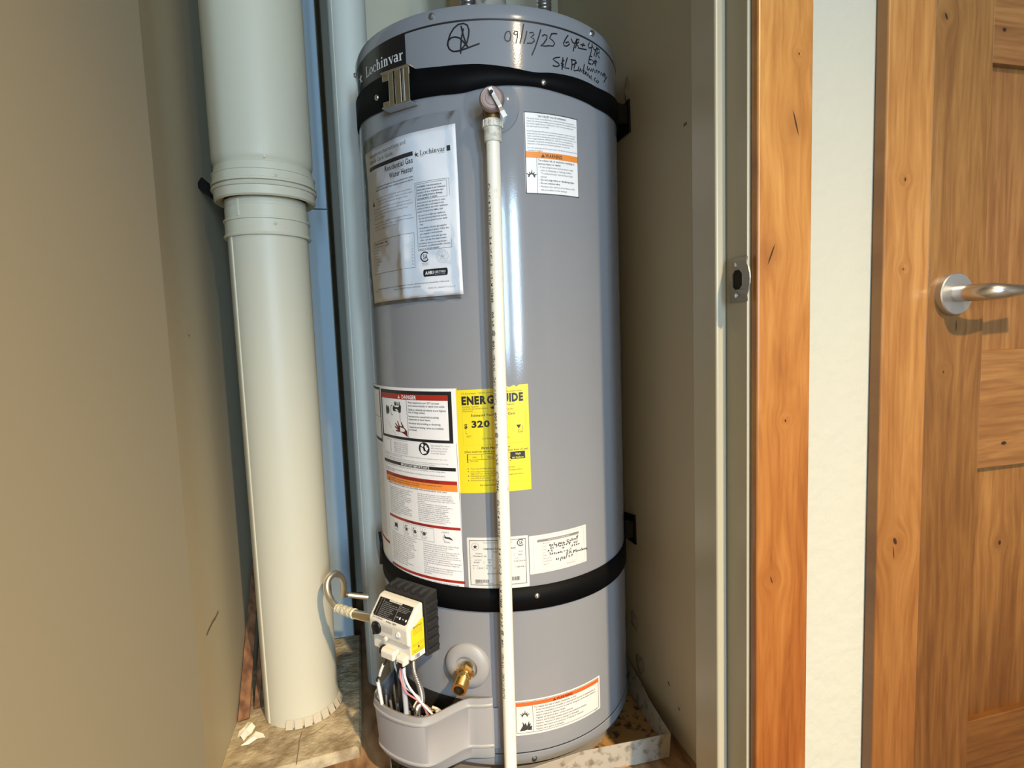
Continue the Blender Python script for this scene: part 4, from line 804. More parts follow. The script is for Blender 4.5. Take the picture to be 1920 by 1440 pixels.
for s, z in (('INSTALLED AT:', -361.4), ('NAME:', -367.2), ('STREET:', -372.4), ('CITY:', -378.0), ('PHONE:', -383.2), ('INSTALLED BY:', -388.4), ('DATE INSTALLED:', -393.6), ('SERIAL NO.', -398.8)): p.text(s, 72.4, z, 1.9, 1.15*len(s))
for z in (-368.4, -373.8, -379.2, -384.4, -389.8, -395.0): p.line([(84, z), (138, z+0.6)], 0.3)
p.ink(ORRED); p.text('REGISTRATION', 117, -405.8, 1.7, 18)
p.build('lettering', part)
q = Art(lambda x, y, l: H(x, y, 0.0008+l)); q.ink(MARK)
for S in STROKES_STICKER: q.line([(a/10.0, z/10.0) for a, z in S], 1.25)
q.build('handwriting', part)

# explosion notice low on the right
part, p = label('explosion_notice', 13.2, -638.0, 188.2, -702.6, WARMW, corner=2.5)
p.ink(TXT); p.frame(14.8, -698.0, 184.2, -641.4, 0.7)
p.ink(ORRED, 1); p.rect(15.0, -649.0, 184.0, -642.0)
p.k = 2; p.alert(82, -648.2, 5.4, BLACK, ORRED); p.ink(BLACK); p.text('WARNING', 89.4, -648.0, 4.8, 32, weight=0.025)
p.ink(TXT, 0); p.line([(44.4, -649), (45.0, -698)], 0.6)
burst(p, 30.2, -667.5, 11.0)
p.poly([(20.4, -694.6), (26.5, -684), (25.2, -677), (29.5, -683), (31, -679), (33.5, -686), (37.5, -676.5), (37.8, -683), (40.6, -681), (39, -687), (43.0, -686.5), (41.6, -692), (43.2, -694)])
rows = ['To reduce the risk of death, explosion, or fire:', 'If the thermal/burner assembly is removed for service or maintenance, it', 'must be reinstalled correctly to seal the integrity of the water heater\'s', 'sealed combustion chamber design.', 'Tighten all manifold door screws securely.', 'Remove any fiberglass between gasket and combustion chamber.', 'Replace view port if glass is missing or damaged.', 'Replace two-piece wire connector if missing or removed.', 'Replace door gasket if damaged.']
for i, s in enumerate(rows): p.text(s, 47.4 if i == 0 else 50.2, -654.6-5.1*i, 3.0, 1.72*len(s), weight=0.012 if i else 0.02)
for i in (1, 4, 5, 6, 7, 8): p.disc(48.2, -653.6-5.1*i, 0.45, n=8)
p.text('100306', 172, -700.6, 1.6, 8)
p.build('lettering', part)

# ------------------------------------------------------------------ relief valve, discharge pipe, drain
def on_r(px, r):
    """point of the line of sight at distance r from the heater axis (near side)"""
    d = ray(px); c = Vector((HX, HY)); a = d.x*d.x+d.y*d.y; b = d.x*c.x+d.y*c.y
    s = (b-math.sqrt(max(0.0, b*b-a*(c.dot(c)-r*r))))/a
    return CAM+d*s
va = deg(2.6); vd = hdir(va); vt = Vector((-vd.y, vd.x, 0))
vzr = 0.3475
def VP(o, t, z): return Vector((HX, HY, CZ+vzr+z))+vd*(HR+o)+vt*t
q = MB(); q.lathe([(0.0445, 0.0008), (0.0440, 0.0022), (0.036, 0.0055), (0.022, 0.0085), (0.013, 0.009)], VP(0, 0.001, 0.0115), vd, 48, cap=(False, False))
q.build('clear_escutcheon', ESC, heater, label='clear plastic escutcheon disc')
q = MB(); q.tube([VP(0, 0, 0), VP(0.052, 0, 0)], 0.0135, 24)
q.tube([VP(0.036, 0, 0.004), VP(0.036, 0, -0.031)], 0.0125, 20); q.lathe([(0.0165, 0), (0.0168, 0.006), (0.0150, 0.010)], VP(0.020, 0, 0), vd, 6, smooth=False)
rv = q.build('relief_valve', BRONZE, heater, label='aged bronze relief valve')
q = MB(); q.lathe([(0.0185, 0), (0.0190, 0.003), (0.0186, 0.008), (0.0165, 0.0105), (0.0150, 0.0100), (0.0145, 0.0108), (0.010, 0.0108), (0.0095, 0.0115), (0.0002, 0.0118)], VP(0.048, 0, 0.001), vd, 40); q.build('valve_cap', CAPR, rv)
q = MB(); lv = (vt*0.46+Vector((0, 0, -0.888))).normalized(); lw = vd.cross(lv).normalized()
c0 = VP(0.0615, -0.003, 0.014)
def strip(q, s0, s1, w, o0, o1, th=0.0011):
    a_ = c0+lv*s0+vd*o0; b_ = c0+lv*s1+vd*o1; dr = (b_-a_); nn = dr.cross(lw).normalized()
    q.obox((a_+b_)/2, dr.normalized(), lw, nn, dr.length/2, w, th)
strip(q, 0.0, 0.012, 0.0030, 0.002, 0.002); strip(q, 0.011, 0.031, 0.0030, 0.002, 0.004); strip(q, 0.031, 0.037, 0.0030, 0.004, -0.001); strip(q, 0.037, 0.047, 0.0038, 0.0, 0.0005)
q.build('test_lever', mat('lever_steel', (0.80, 0.79, 0.78), 0.3, metal=0.7), rv, bevel=0.0004)
q = MB(); q.tube([VP(0.060, -0.0005, 0.0065), VP(0.068, -0.0005, 0.0065)], 0.0028, 12); q.build('lever_pin', BLACKG, rv)

pt0 = VP(0.036, 0, -0.026); pb = on_r((957.5, 1436), HR+0.030); 
dirp = (pb-pt0); pb2 = pt0+dirp*((0.014-pt0.z)/dirp.z)
dp = thing('discharge_pipe', 'straight white plastic relief discharge pipe running down the front of the heater', 'pipe', (pb2.x, pb2.y, pb2.z))
dn = (pb2-pt0).normalized()
q = MB(); q.tube([pt0+dn*0.012, pb2], 0.0106, 28); q.build('pipe_wall', PVC, dp)
q = MB(); q.lathe([(0.0120, -0.004), (0.0150, -0.002), (0.0152, 0.009), (0.0135, 0.0095), (0.0133, 0.028), (0.0125, 0.0295), (0.0106, 0.0296)], pt0, dn, 28, cap=(True, False))
for k in range(14):
    a = 2*PI*k/14; e1 = dn.cross(Vector((1, 0, 0))).normalized(); e2 = dn.cross(e1); rd = e1*math.cos(a)+e2*math.sin(a)
    q.obox(pt0+rd*0.0152+dn*0.0035, rd, dn.cross(rd), dn, 0.0008, 0.0016, 0.005)
q.build('female_adapter', FIT, dp)
side = dn.cross(vd).normalized()
if side.x > 0: side = -side
u_ = (vd*0.60+side*0.80).normalized(); v_ = dn.cross(u_).normalized()
Lp = (pb2-pt0).length
def pf(x, y, l):
    a = y/10.6; rr = 0.01062+l
    return pt0+dn*(x/1000.0)+(u_*math.cos(a)+v_*math.sin(a))*rr
p = Art(pf, 0.0001); p.ink(TXT)
x = 92.0; rnd = random.Random(3)
words = ['CPVC 4120 SDR-11', '3/4 IN CTS', 'ASTM D2846', '100 PSI @ 180F', 'NSF-PW', 'DRAIN ONLY', '400 PSI @ 73F', 'PIPE', 'CL-23447']
k = 0
while x < 900:
    s = words[k % len(words)]; k += 1
    w_ = len(s)*4.6
    p.text(s, x, -2.8, 5.4, w_, weight=0.02); x += w_+rnd.choice((6, 8, 10))
p.build('pipe_print', dp)

da = -67.0; dz = -574.0; dd_ = hdir(da); dt_ = Vector((-dd_.y, dd_.x, 0))
def DP(o, t, z): return Vector((HX, HY, CZ+dz/1000.0+z))+dd_*(HR+o)+dt_*t
q = MB(); q.lathe([(0.0405, -0.003), (0.0400, 0.0030), (0.0385, 0.0052), (0.0300, 0.0090), (0.0225, 0.0105), (0.0205, 0.0100), (0.0170, 0.0045), (0.0, 0.0035)], DP(0, 0, 0), dd_, 64, cap=(False, False)); q.build('drain_escutcheon', GREYP, heater)
ax_ = (dd_*0.93+dt_*0.04+Vector((0, 0, -0.22))).normalized()
q = MB(); b = DP(0.004, 0.001, 0.001)
q.lathe([(0.0105, 0), (0.0105, 0.010)], b, ax_, 24); q.lathe([(0.0135, 0.010), (0.0135, 0.021)], b, ax_, 6, smooth=False); q.lathe([(0.0108, 0.021), (0.0112, 0.030), (0.0100, 0.031), (0.0100, 0.034)], b, ax_, 24)
dr = q.build('drain_valve', BRASS, heater, bevel=0.0006, label='brass drain valve with hose thread')
q = MB(); pr = [(0.0125, 0.033)]
for k in range(6): pr += [(0.0128, 0.0345+k*0.0028), (0.0117, 0.0359+k*0.0028)]
pr += [(0.0122, 0.052), (0.0090, 0.0525), (0.0086, 0.046), (0.0, 0.045)]
q.lathe(pr, b, ax_, 30, cap=(True, False)); q.build('hose_thread', BRASS, dr)
q = MB(); q.lathe([(0.0085, 0.0462), (0.0001, 0.0463)], b, ax_, 20, cap=(False, False)); q.build('outlet_hole', DARK, dr)
for sg in (-1, 1):
    q = MB(); sd = ax_.cross(dt_).normalized(); q.obox(b+ax_*0.015+dt_*0.0135*sg+sd*0.0, dt_, sd, ax_, 0.0025, 0.0035, 0.003); q.build('stem_lug', BRASS, dr, bevel=0.0006)

# ------------------------------------------------------------------ burner cover and what shows inside it
CPH = deg(-36.0)
prof = [(-5.5, 0.2556), (-8, 0.2585), (-11, 0.2610), (-14.5, 0.2640), (-17, 0.2740), (-19.9, 0.2950), (-22.5, 0.3180), (-24.8, 0.3310), (-28, 0.3370), (-32, 0.3400), (-36, 0.3410), (-40, 0.3400), (-43.5, 0.3365), (-46.2, 0.3270), (-48.0, 0.3120), (-50.0, 0.2940), (-53.5, 0.2720), (-57, 0.2630), (-61, 0.2600), (-66, 0.2557)]
def pol(dg, r, z):
    a = math.radians(dg)-OFF; return Vector((HX+r*math.sin(a), HY-r*math.cos(a), CZ+z))
pp = spline([Vector((a, r, 0)) for a, r in prof], 4)
def ringz(z, dr, k): return [pol(v.x, 0.2553+(v.y-0.2553)*k+dr, z+0.0) for v in pp]
lev = [(-0.6300, -0.0035, 1.0), (-0.6303, 0.0, 1.0), (-0.6400, 0.0, 1.0), (-0.6420, 0.0018, 1.0), (-0.6440, 0.0018, 1.0), (-0.6460, 0.0, 0.995), (-0.7150, 0.0, 0.93), (-0.7170, 0.0018, 0.93), (-0.7190, 0.0018, 0.93), (-0.7210, 0.0, 0.92), (-0.7330, 0.0, 0.86), (-0.7400, -0.001, 0.78), (-0.7420, -0.004, 0.70)]
q = MB(); V = []; F = []; n = len(pp)
for (z, dr_, k) in lev: V += ringz(z, dr_, k)
for j in range(len(lev)-1):
    for i in range(n-1): F.append((j*n+i, j*n+i+1, (j+1)*n+i+1, (j+1)*n+i))
q.add(V, F, True); cover = q.build('burner_cover', GREYP, heater, solid=0.0018)
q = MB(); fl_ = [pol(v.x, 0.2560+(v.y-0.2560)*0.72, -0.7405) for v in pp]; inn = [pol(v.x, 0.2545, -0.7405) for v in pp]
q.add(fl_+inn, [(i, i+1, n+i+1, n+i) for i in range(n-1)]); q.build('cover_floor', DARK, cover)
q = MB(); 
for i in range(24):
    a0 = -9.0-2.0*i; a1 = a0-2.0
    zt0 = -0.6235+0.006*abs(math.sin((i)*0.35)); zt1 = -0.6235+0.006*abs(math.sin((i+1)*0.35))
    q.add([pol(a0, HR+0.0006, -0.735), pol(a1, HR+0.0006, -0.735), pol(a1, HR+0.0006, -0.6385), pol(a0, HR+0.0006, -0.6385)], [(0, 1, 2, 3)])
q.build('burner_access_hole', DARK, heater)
rnd = random.Random(5)
for i in range(9):
    a = -46.5+2.6*i; r0 = 0.3205-0.0015*i if i < 2 else 0.329
    c = pol(a, r0-0.006, -0.655); tl = rnd.uniform(-0.10, 0.10); e = Vector((math.cos(math.radians(a)-OFF), math.sin(math.radians(a)-OFF), 0)); n_ = pol(a, 1.0, 0)-pol(a, 0.0, 0)
    h = rnd.uniform(0.020, 0.030); up = (Vector((0, 0, 1))+e*tl).normalized()
    q = MB(); q.obox(c, e, Vector((n_.x, n_.y, 0)).normalized(), up, 0.0019, 0.0006, h); q.build('louver_slat', mat('slat_grey', (0.42, 0.40, 0.38), 0.5, metal=0.4), cover)
rnd = random.Random(9)
for i in range(16):
    a = rnd.uniform(-42, -19); r = rnd.uniform(0.262, 0.315 if a < -24 else 0.29); c = pol(a, r, rnd.uniform(-0.690, -0.655)); d = Vector((rnd.uniform(-1, 1), rnd.uniform(-1, 1), rnd.uniform(-0.5, 0.8))).normalized()
    q = MB(); q.tube([c-d*0.010, c+Vector((0, 0, 0.003)), c+d*rnd.uniform(0.008, 0.016)], rnd.uniform(0.0014, 0.003), 7, sub=3)
    q.build('wire_bundle_end', rnd.choice([WIREW, WIREW, BRASS, STEEL, mat('burner_tan', (0.45, 0.32, 0.20), 0.6)]), cover)
q = MB(); q.add([pol(-6.2, HR+0.0026, -0.648), pol(-3.4, HR+0.0026, -0.648), pol(-3.2, HR+0.0026, -0.722), pol(-6.0, HR+0.0026, -0.722)], [(0, 1, 2, 3)]); q.build('cover_tab', GREYP, cover, solid=0.0012)

# ------------------------------------------------------------------ gas control on the left of the heater
ga = deg(-34.96); go = hdir(ga); gt = Vector((-go.y, go.x, 0))
W_, D_, D2_, B_, Z0_, Z1_, Z2_ = 0.0465, 0.0849, 0.0581, 0.0459, -0.5357, -0.4761, -0.4453
def G(o, t, z): return Vector((HX, HY, CZ+z))+go*(HR+o)+gt*t
q = MB(); q.prism([G(o, -W_, z) for o, z in ((B_, Z0_+0.004), (D_-0.007, Z0_+0.002), (D_-0.007, Z0_+0.0265), (D_-0.001, Z0_+0.031), (D_, Z1_), (D2_, Z2_), (B_, Z2_+0.002))], gt*2*W_)
ctrl = q.build('gas_control', CTRL, heater, bevel=0.0045, seg=4, label='cream gas control box with black instruction panel')
q = MB(); q.prism([G(o, -W_-0.001, z) for o, z in ((0.014, Z0_-0.006), (B_-0.001, Z0_-0.004), (B_-0.001, Z2_+0.007), (0.014, Z2_+0.012))], gt*(2*W_+0.004))
for k in range(6):
    z = Z0_+0.002+k*0.0155; q.obox(G(0.030, W_+0.0045, z+0.004), go, gt, (0, 0, 1), 0.013, 0.0028, 0.0022+0.0012*(k % 2))
for k in range(5):
    t = -0.036+k*0.018; q.obox(G(0.031, t, Z2_+0.0105), go, gt, (0, 0, 1), 0.012, 0.003, 0.003)
q.obox(G(0.007, 0, -0.490), go, gt, (0, 0, 1), 0.0095, 0.030, 0.030)
q.build('heat_sink', HEAT, ctrl, bevel=0.0012, label='black finned rear housing')
sl = Vector((D2_-D_, 0, Z2_-Z1_)); SLN = math.hypot(sl.x, sl.z)
so_, sz_ = sl.x/SLN, sl.z/SLN
nsl = (go*sz_+Vector((0, 0, -so_))).normalized()
def fs(x, y, l): return G(D_+so_*y/1000.0, x/1000.0, Z1_+sz_*y/1000.0)+nsl*(0.0003+l)
p = Art(fs, 0.00012); p.ink(BLACK)
yb, yt = 5.5, 36.5
p.rect(-40, yb+2, 40, yt); p.rect(-38, yb, 38, yb+2)
p.ink(CTRL, 1); p.rect(-16, yt-3.0, 14, yt+0.4); p.ink(TXT, 2); p.text('STATUS LIGHT CODE', -1, yt-2.3, 1.9, 27, 'c', 0.02)
p.ink(PALE, 1); p.line([(10.5, yb+1), (10.5, yt-3.5)], 0.5); p.line([(-28, yb+1), (-28, yt-1)], 0.4); p.line([(-34, yb+1), (-34, yt-1)], 0.3)
rows = ['No light: no power', '1 flash: normal, no call for heat', '2 flashes: weak pilot or thermopile', '4 flashes: over temperature', '5 flashes: sensor failure', '7 flashes: gas control failure', '8 flashes: flame present', 'See manual for service', 'Replace control if fault persists']
for i, s in enumerate(rows): p.text(s, -26, yt-6.6-2.9*i, 1.5, 1.0*len(s))
for i, s in enumerate(('WARNING: do not use', 'this control if any part', 'has been under water.', 'Call a technician.')): p.text(s, 12, yt-6.2-2.4*i, 1.5, 1.05*len(s))
p.ink(WHITE, 1); p.text('OFF', 13, yb+7.6, 1.8, 5); p.text('ON', 27, yb+7.0, 1.8, 4); p.disc(21.5, yb+8, 1.7, 2.2, 10); p.disc(36, yb+7.4, 1.7, 2.2, 10)
p.ink(TXTG, 1); p.text('24V INTERNAL', -38, yb-3.6, 2.2, 26, weight=0.02); p.ink(TXT); p.text('E-Stop / HELP', -4, yb-4.4, 2.2, 24, weight=0.03)
p.build('instruction_panel', ctrl)
def ff(x, y, l): return G(D_-0.0004+l, x/1000.0, Z1_+y/1000.0)
p = Art(ff, 0.0002); p.ink(TXTG); p.text('WARMER', -42, -7, 2.0, 15); 
for i in range(5): p.text('TEMPERATURE SETTING', -15, -8.5-2.4*i, 1.6, 25)
for i in range(3): p.text('A B C', -44+i*2, -26-1.8*i, 1.6, 10)
p.text('STATUS', 21, -20.5, 1.6, 7)
p.build('control_print', ctrl)
q = MB(); kc = G(D_-0.0005, -0.0275, Z1_-0.0145); q.lathe([(0.0112, 0), (0.0110, 0.003), (0.0090, 0.0042), (0.0001, 0.0046)], kc, go, 36); q.obox(kc+go*0.0055, go, gt, (0, 0, 1), 0.003, 0.0022, 0.009); q.build('temperature_knob', BLACKG, ctrl, bevel=0.0006)
q = MB(); q.lathe([(0.0048, 0), (0.0045, 0.0016), (0.0028, 0.002), (0.0026, 0.0008), (0.0001, 0.0006)], G(D_-0.0003, 0.0245, Z1_-0.0135), go, 24); q.build('status_light', mat('lens_white', (0.80, 0.78, 0.72), 0.25), ctrl)
q = MB(); q.lathe([(0.004, 0), (0.0036, 0.003), (0.0002, 0.0036)], G(D_-0.0008, -0.0065, Z1_-0.029), go, 20); q.build('button', CTRL, ctrl)
def plug(t0, t1, z0, z1, o0, o1, M, nm='connector_plug'):
    q = MB(); q.prism([G(o, t0, z) for o, z in ((o0, z0), (o1, z0), (o1, z1-0.004), (o1-0.004, z1), (o0, z1))], gt*(t1-t0)); return q.build(nm, M, ctrl, bevel=0.0014, seg=3)
plug(-0.0135, 0.0155, Z0_+0.000, Z0_+0.0155, D_-0.008, D_+0.0065, CTRL)
plug(-0.021, -0.0135, Z0_+0.003, Z0_+0.014, D_-0.008, D_+0.004, BLACKG)
plug(0.020, 0.0375, Z0_-0.004, Z0_+0.0105, D_-0.009, D_+0.004, CTRL)
plug(0.0225, 0.0345, Z0_-0.008, Z0_+0.005, D_-0.006, D_+0.0046, BLACKG)
def fr(x, y, l): return G(x/1000.0, W_+0.0002+l, y/1000.0)
p = Art(fr, 0.00015); p.ink(YEL)
p.poly([(49, -466.5), (49, -523), (70, -523), (79.5, -519), (79.5, -478)])
p.ink(WHITE); p.poly([(49, -523), (49, -532), (72, -532), (72, -523)])
p.ink(BLACK, 1); p.text('NOTICE', 77, -477.5, -3.2, -20, weight=0.03)
p.build('side_sticker', ctrl, ) if False else None
def fr2(x, y, l): return G((79.5-x)/1000.0, W_+0.0002+l, y/1000.0)
p = Art(fr2, 0.00015); p.ink(YEL); p.poly([(2, -480), (28.5, -468.5), (32.0, -468.5), (32.0, -523), (4, -523), (2, -521)])
p.ink(WHITE); p.poly([(7.5, -523), (32, -523), (32, -532), (7.5, -532)])
p.ink(TXT, 1); p.text('IMPORTANT', 7, -479.0, 2.6, 21, weight=0.03); p.ink(ORANGE, 1); p.text('FOR SERVICE', 7, -482.8, 2.3, 21, weight=0.02); p.text('SCAN HERE', 7, -486.2, 2.3, 21, weight=0.02); p.ink(TXT, 1); p.text('see manual for help', 6, -489.6, 1.9, 22)
for i, s in enumerate(('Do not remove this label', 'from the gas control')): p.text(s, 5, -507.2-2.6*i, 1.7, 25)
p.disc(18, -513.4, 2.0, n=12)
for i, s in enumerate(('Replacement parts are', 'available from the maker', 'of this water heater')): p.text(s, 5, -517.0-2.3*i, 1.5, 24)
x = 9.0; rnd = random.Random(2)
while x < 19:
    w = rnd.choice((0.5, 0.8, 1.1)); p.rect(x, -531, x+w, -524.4); x += w+rnd.choice((0.4, 0.7))
p.text('PART NO.', 21, -526.0, 1.5, 9); p.text('DATE', 22, -529, 1.5, 6)
p.build('side_sticker', ctrl)
# wires and conduits from the control down into the burner cover
def wire(name, pts, r, M, sub=6, par=None, seg=9):
    q = MB(); q.tube(pts, r, seg, sub=sub); return q.build(name, M, par or heater)
wire('wire', [G(0.078, 0.028, Z0_-0.004), G(0.082, 0.030, -0.552), G(0.080, 0.036, -0.575), G(0.066, 0.044, -0.605), G(0.050, 0.058, -0.636), G(0.034, 0.066, -0.664)], 0.0019, WIREW)
wire('wire', [G(0.079, 0.024, Z0_-0.004), G(0.086, 0.025, -0.555), G(0.084, 0.034, -0.585), G(0.062, 0.046, -0.615), G(0.042, 0.056, -0.664)], 0.0014, WIREP)
wire('wire', [G(0.078, 0.022, Z0_-0.002), G(0.085, 0.018, -0.556), G(0.080, 0.022, -0.590), G(0.064, 0.040, -0.640)], 0.0015, WIREK)
wire('wire', [G(0.080, 0.010, Z0_+0.002), G(0.084, 0.012, -0.548), G(0.080, 0.028, -0.580), G(0.060, 0.046, -0.610), G(0.052, 0.050, -0.650)], 0.0015, WIREG)
wire('sensor_tube', [G(0.079, 0.026, -0.546), G(0.080, 0.026, -0.575), G(0.078, 0.026, -0.620), G(0.076, 0.026, -0.690)], 0.0042, WIREG)
wire('black_conduit', [G(0.064, 0.010, Z0_+0.006), G(0.064, 0.006, -0.570), G(0.062, 0.006, -0.690)], 0.0085, WIREK)
wire('wire', [G(0.080, -0.004, Z0_+0.002), G(0.084, -0.010, -0.546), G(0.085, -0.020, -0.560)], 0.0016, WIREK)
wire('wire', [G(0.085, -0.016, -0.5535), G(0.086, -0.022, -0.566), G(0.085, -0.027, -0.577)], 0.0024, WIREW)
wire('wire', [G(0.085, -0.027, -0.577), G(0.086, -0.034, -0.586), G(0.083, -0.034, -0.594)], 0.0018, WIREK)
q = MB(); q.tube([G(0.084, -0.034, -0.590), G(0.080, -0.026, -0.660)], 0.0052, 12, flat=0.6); q.build('wire_sleeve', WIREW, heater)
q = MB()
cp = spline([G(0.058, 0.030, Z0_+0.004), G(0.060, 0.031, -0.560), G(0.058, 0.041, -0.590), G(0.058, 0.044, -0.612), G(0.060, 0.034, -0.630), G(0.062, 0.036, -0.655), G(0.062, 0.040, -0.700)], 22)
q.tube(cp, [0.0056 if i % 2 else 0.0044 for i in range(len(cp))], 12); q.build('armoured_conduit', mat('conduit_steel', (0.72, 0.72, 0.70), 0.25, metal=1.0), heater)

# ------------------------------------------------------------------ flexible gas line with thread tape
def at_y(px, Y): return on_v(px, Y)
gl0 = G(0.055, -W_, -0.4935)
gv = gl0.y
gp = [gl0+gt*0.006, gl0-gt*0.012]
gl = thing('gas_line', 'looped silver gas supply tube with pale thread tape entering the control', 'gas line', tuple(gl0))
Yc = gv+0.012
A_ = at_y((684, 1156), gv+0.012); B1 = at_y((664, 1151), gv+0.045); B2 = at_y((634, 1141), gv+0.092)
q = MB(); q.tube([gl0+gt*0.004, A_, B1], 0.0082, 16); q.build('nipple', mat('bright_nipple', (0.72, 0.66, 0.54), 0.3, metal=1.0), gl)
q = MB(); tp = spline([B1+(A_-B1)*0.1, (B1+B2)/2, B2], 6)
q.tube(tp, [0.0088+0.0012*math.sin(i*2.1) for i in range(len(tp))], 14); q.build('thread_tape', TEFL, gl)
q = MB(); lp = [B2, at_y((622, 1128), gv+0.110), at_y((613.5, 1108), gv+0.125), at_y((614, 1090), gv+0.135), at_y((622, 1078), gv+0.145), at_y((632, 1076), gv+0.155), at_y((641, 1084), gv+0.165), at_y((644.5, 1098), gv+0.175), at_y((643.5, 1117), gv+0.185)]
q.tube(lp, 0.0068, 16, sub=8); q.build('tube', mat('tube_steel', (0.70, 0.66, 0.56), 0.32, metal=0.9), gl)
q = MB(); e0 = at_y((650, 1115), gv+0.235); e1 = at_y((690, 1120), gv+0.235); q.tube([at_y((643.5, 1113), gv+0.187), e0, e1], 0.006, 12); q.build('tail', mat('tube_steel2', (0.70, 0.66, 0.56), 0.35, metal=0.9), gl)

# ------------------------------------------------------------------ earthquake straps round the heater
def strap(name, lab, pts, r0, ear):
    base = (HX, HY, CZ+sum(p[1]+p[2] for p in pts)/len(pts)/2.0)
    t = thing(name, lab, 'strap', base)
    P = spline([Vector((a, zu, zl)) for a, zu, zl in pts], 8); V = []; n = len(P)
    for v in P:
        d = hdir(deg(v.x)); lift = r0
        for z in (v.y, v.z): V.append(Vector((HX, HY, CZ+z))+d*(HR+lift))
    q = MB(); q.add(V, [(2*i, 2*i+1, 2*i+3, 2*i+2) for i in range(n-1)], True); q.build('band', STRAPM, t, solid=0.0024)
    return t
s1 = strap('upper_strap', 'black strap with chrome buckle round the top of the grey heater',
    [(-118, .4530, .4110), (-100, .4490, .4070), (-80, .4445, .4000), (-66, .4420, .3930), (-52, .4390, .3870), (-42, .4370, .3835), (-27, .4300, .3832), (-16.4, .4250, .3820), (-8, .4235, .3810), (-1, .4222, .3860), (6, .4190, .3900), (11, .4165, .3912), (16, .4135, .3914), (20, .4130, .3912), (25, .4156, .3895), (31, .4172, .3875), (37, .4178, .3859), (44, .4172, .3838), (50, .4168, .3823), (64, .4235, .3850), (78, .4315, .3905), (92, .4350, .3940), (104, .4370, .3960)], 0.0022, None)
s2 = strap('lower_strap', 'plain black strap round the heater below the white labels',
    [(-118, -.424, -.466), (-95, -.4240, -.466), (-70, -.4265, -.470), (-45, -.4295, -.4725), (-20, -.4320, -.4735), (0, -.4330, -.4740), (20, -.4335, -.4745), (45, -.4320, -.4745), (60, -.4305, -.4735), (78, -.428, -.471), (104, -.424, -.466)], 0.0022, None)
def ssc(par, ad, z):
    q = MB(); d = hdir(deg(ad)); q.lathe([(0.0052, 0), (0.0050, 0.0015), (0.0038, 0.0030), (0.0014, 0.0036), (0.0002, 0.0030)], H(deg(ad), z, 0.0034), d, 14); q.build('screw', STEEL, par)
ssc(s1, 22.0, 398.5); ssc(s1, -45.5, 408.0); ssc(s2, 13.2, -450.0)
# strap ears screwed to the right wall
for par, zz, yy, nm in ((s1, 0.425, 1.085, 'upper'), (s2, -0.425, 1.090, 'lower')):
    a = deg(84 if nm == 'upper' else 86); p0 = H(a, zz*1000, 0.003)
    q = MB(); q.prism([(UR-0.0005, yy-0.012, CZ+zz+0.030), (UR-0.0005, yy-0.014, CZ+zz-0.034), (UR-0.0005, yy+0.05, CZ+zz-0.034), (UR-0.0005, yy+0.05, CZ+zz+0.020)], (-0.004, 0, 0))
    q.prism([(UR-0.003, yy-0.010, CZ+zz-0.018), (UR-0.003, yy+0.004, CZ+zz-0.018), (p0.x, p0.y+0.006, CZ+zz-0.018), (p0.x, p0.y-0.004, CZ+zz-0.018)], (0, 0, 0.036))
    q.build('wall_ear', BLACKG, par)
q = MB(); d = hdir(deg(-80)); q.prism([H(deg(-74), -412, 0.001), H(deg(-79), -398, 0.003), H(deg(-86), -410, 0.012), H(deg(-86), -440, 0.012), H(deg(-76), -462, 0.003)], hdir(deg(-80))*0.006); q.build('band_clip', BLACKG, s2)
# chrome buckle of the upper strap
ba = deg(-30.8); bd = hdir(ba); bt = Vector((-bd.y, bd.x, 0))
def BK(o, t, z): return Vector((HX, HY, CZ+0.4005+z))+bd*(HR+o)+bt*t
bz = 0.0290
CHROME = mat('buckle_zinc', (0.76, 0.76, 0.73), 0.22, metal=1.0)
for z_ in (bz-0.002, -bz+0.002):
    q = MB(); q.obox(BK(0.0135, 0.000, z_), bt, bd, (0, 0, 1), 0.030, 0.010, 0.0016); q.build('buckle_rail', CHROME, s1, bevel=0.0012)
frame_ = s1
for t_, w_ in ((-0.0105, 0.0050), (0.0040, 0.0062), (0.0225, 0.0050)):
    q = MB(); q.obox(BK(0.0195, t_, 0), bt, bd, (0, 0, 1), w_, 0.0015, bz-0.003); q.build('buckle_bar', CHROME, frame_, bevel=0.001)
q = MB(); q.tube([BK(0.017, 0.0145, -bz+0.004), BK(0.017, 0.0145, bz-0.004)], 0.0034, 14); q.build('hinge_pin', STEEL, frame_)
for z_ in (bz-0.0035, -bz+0.0035):
    q = MB(); q.obox(BK(0.0175, -0.0215, z_*0.86), bt, bd, (0, 0, 1), 0.009, 0.0014, 0.0060); q.build('buckle_tab', CHROME, frame_, bevel=0.001)

# ------------------------------------------------------------------ the booklet in its clear bag, taped to the jacket
ca, cz_ = -152.0, 198.0
def book(x, y, l):
    """sheet hanging slightly flatter than the jacket, with the fold wave of the photo"""
    f = max(0.0, (x+262)/218.0); lift = 0.0035+0.010*f*f*(0.55+0.45*max(0.0, (y-60)/270.0))
    fold = 0.0030*math.exp(-((x+152-0.055*(y-60)*0.6)/9.0)**2)*max(0.0, min(1.0, (250-y)/120.0))
    wav = 0.0010*math.sin(x*0.06+y*0.03)
    return H(x, y+0.013*(x+150)+0.0*f, lift+fold+wav+l)
bk = MB(); nx, ny = 36, 30; X0, X1, Y0, Y1 = -258.0, -43.5, 64.5, 329.5
V = [book(X0+(X1-X0)*i/nx, Y0+(Y1-Y0)*j/ny, 0.0) for j in range(ny+1) for i in range(nx+1)]
bk.add(V, [(j*(nx+1)+i, j*(nx+1)+i+1, (j+1)*(nx+1)+i+1, (j+1)*(nx+1)+i) for j in range(ny) for i in range(nx)], True)
bb = H(-150, 64, 0.004)
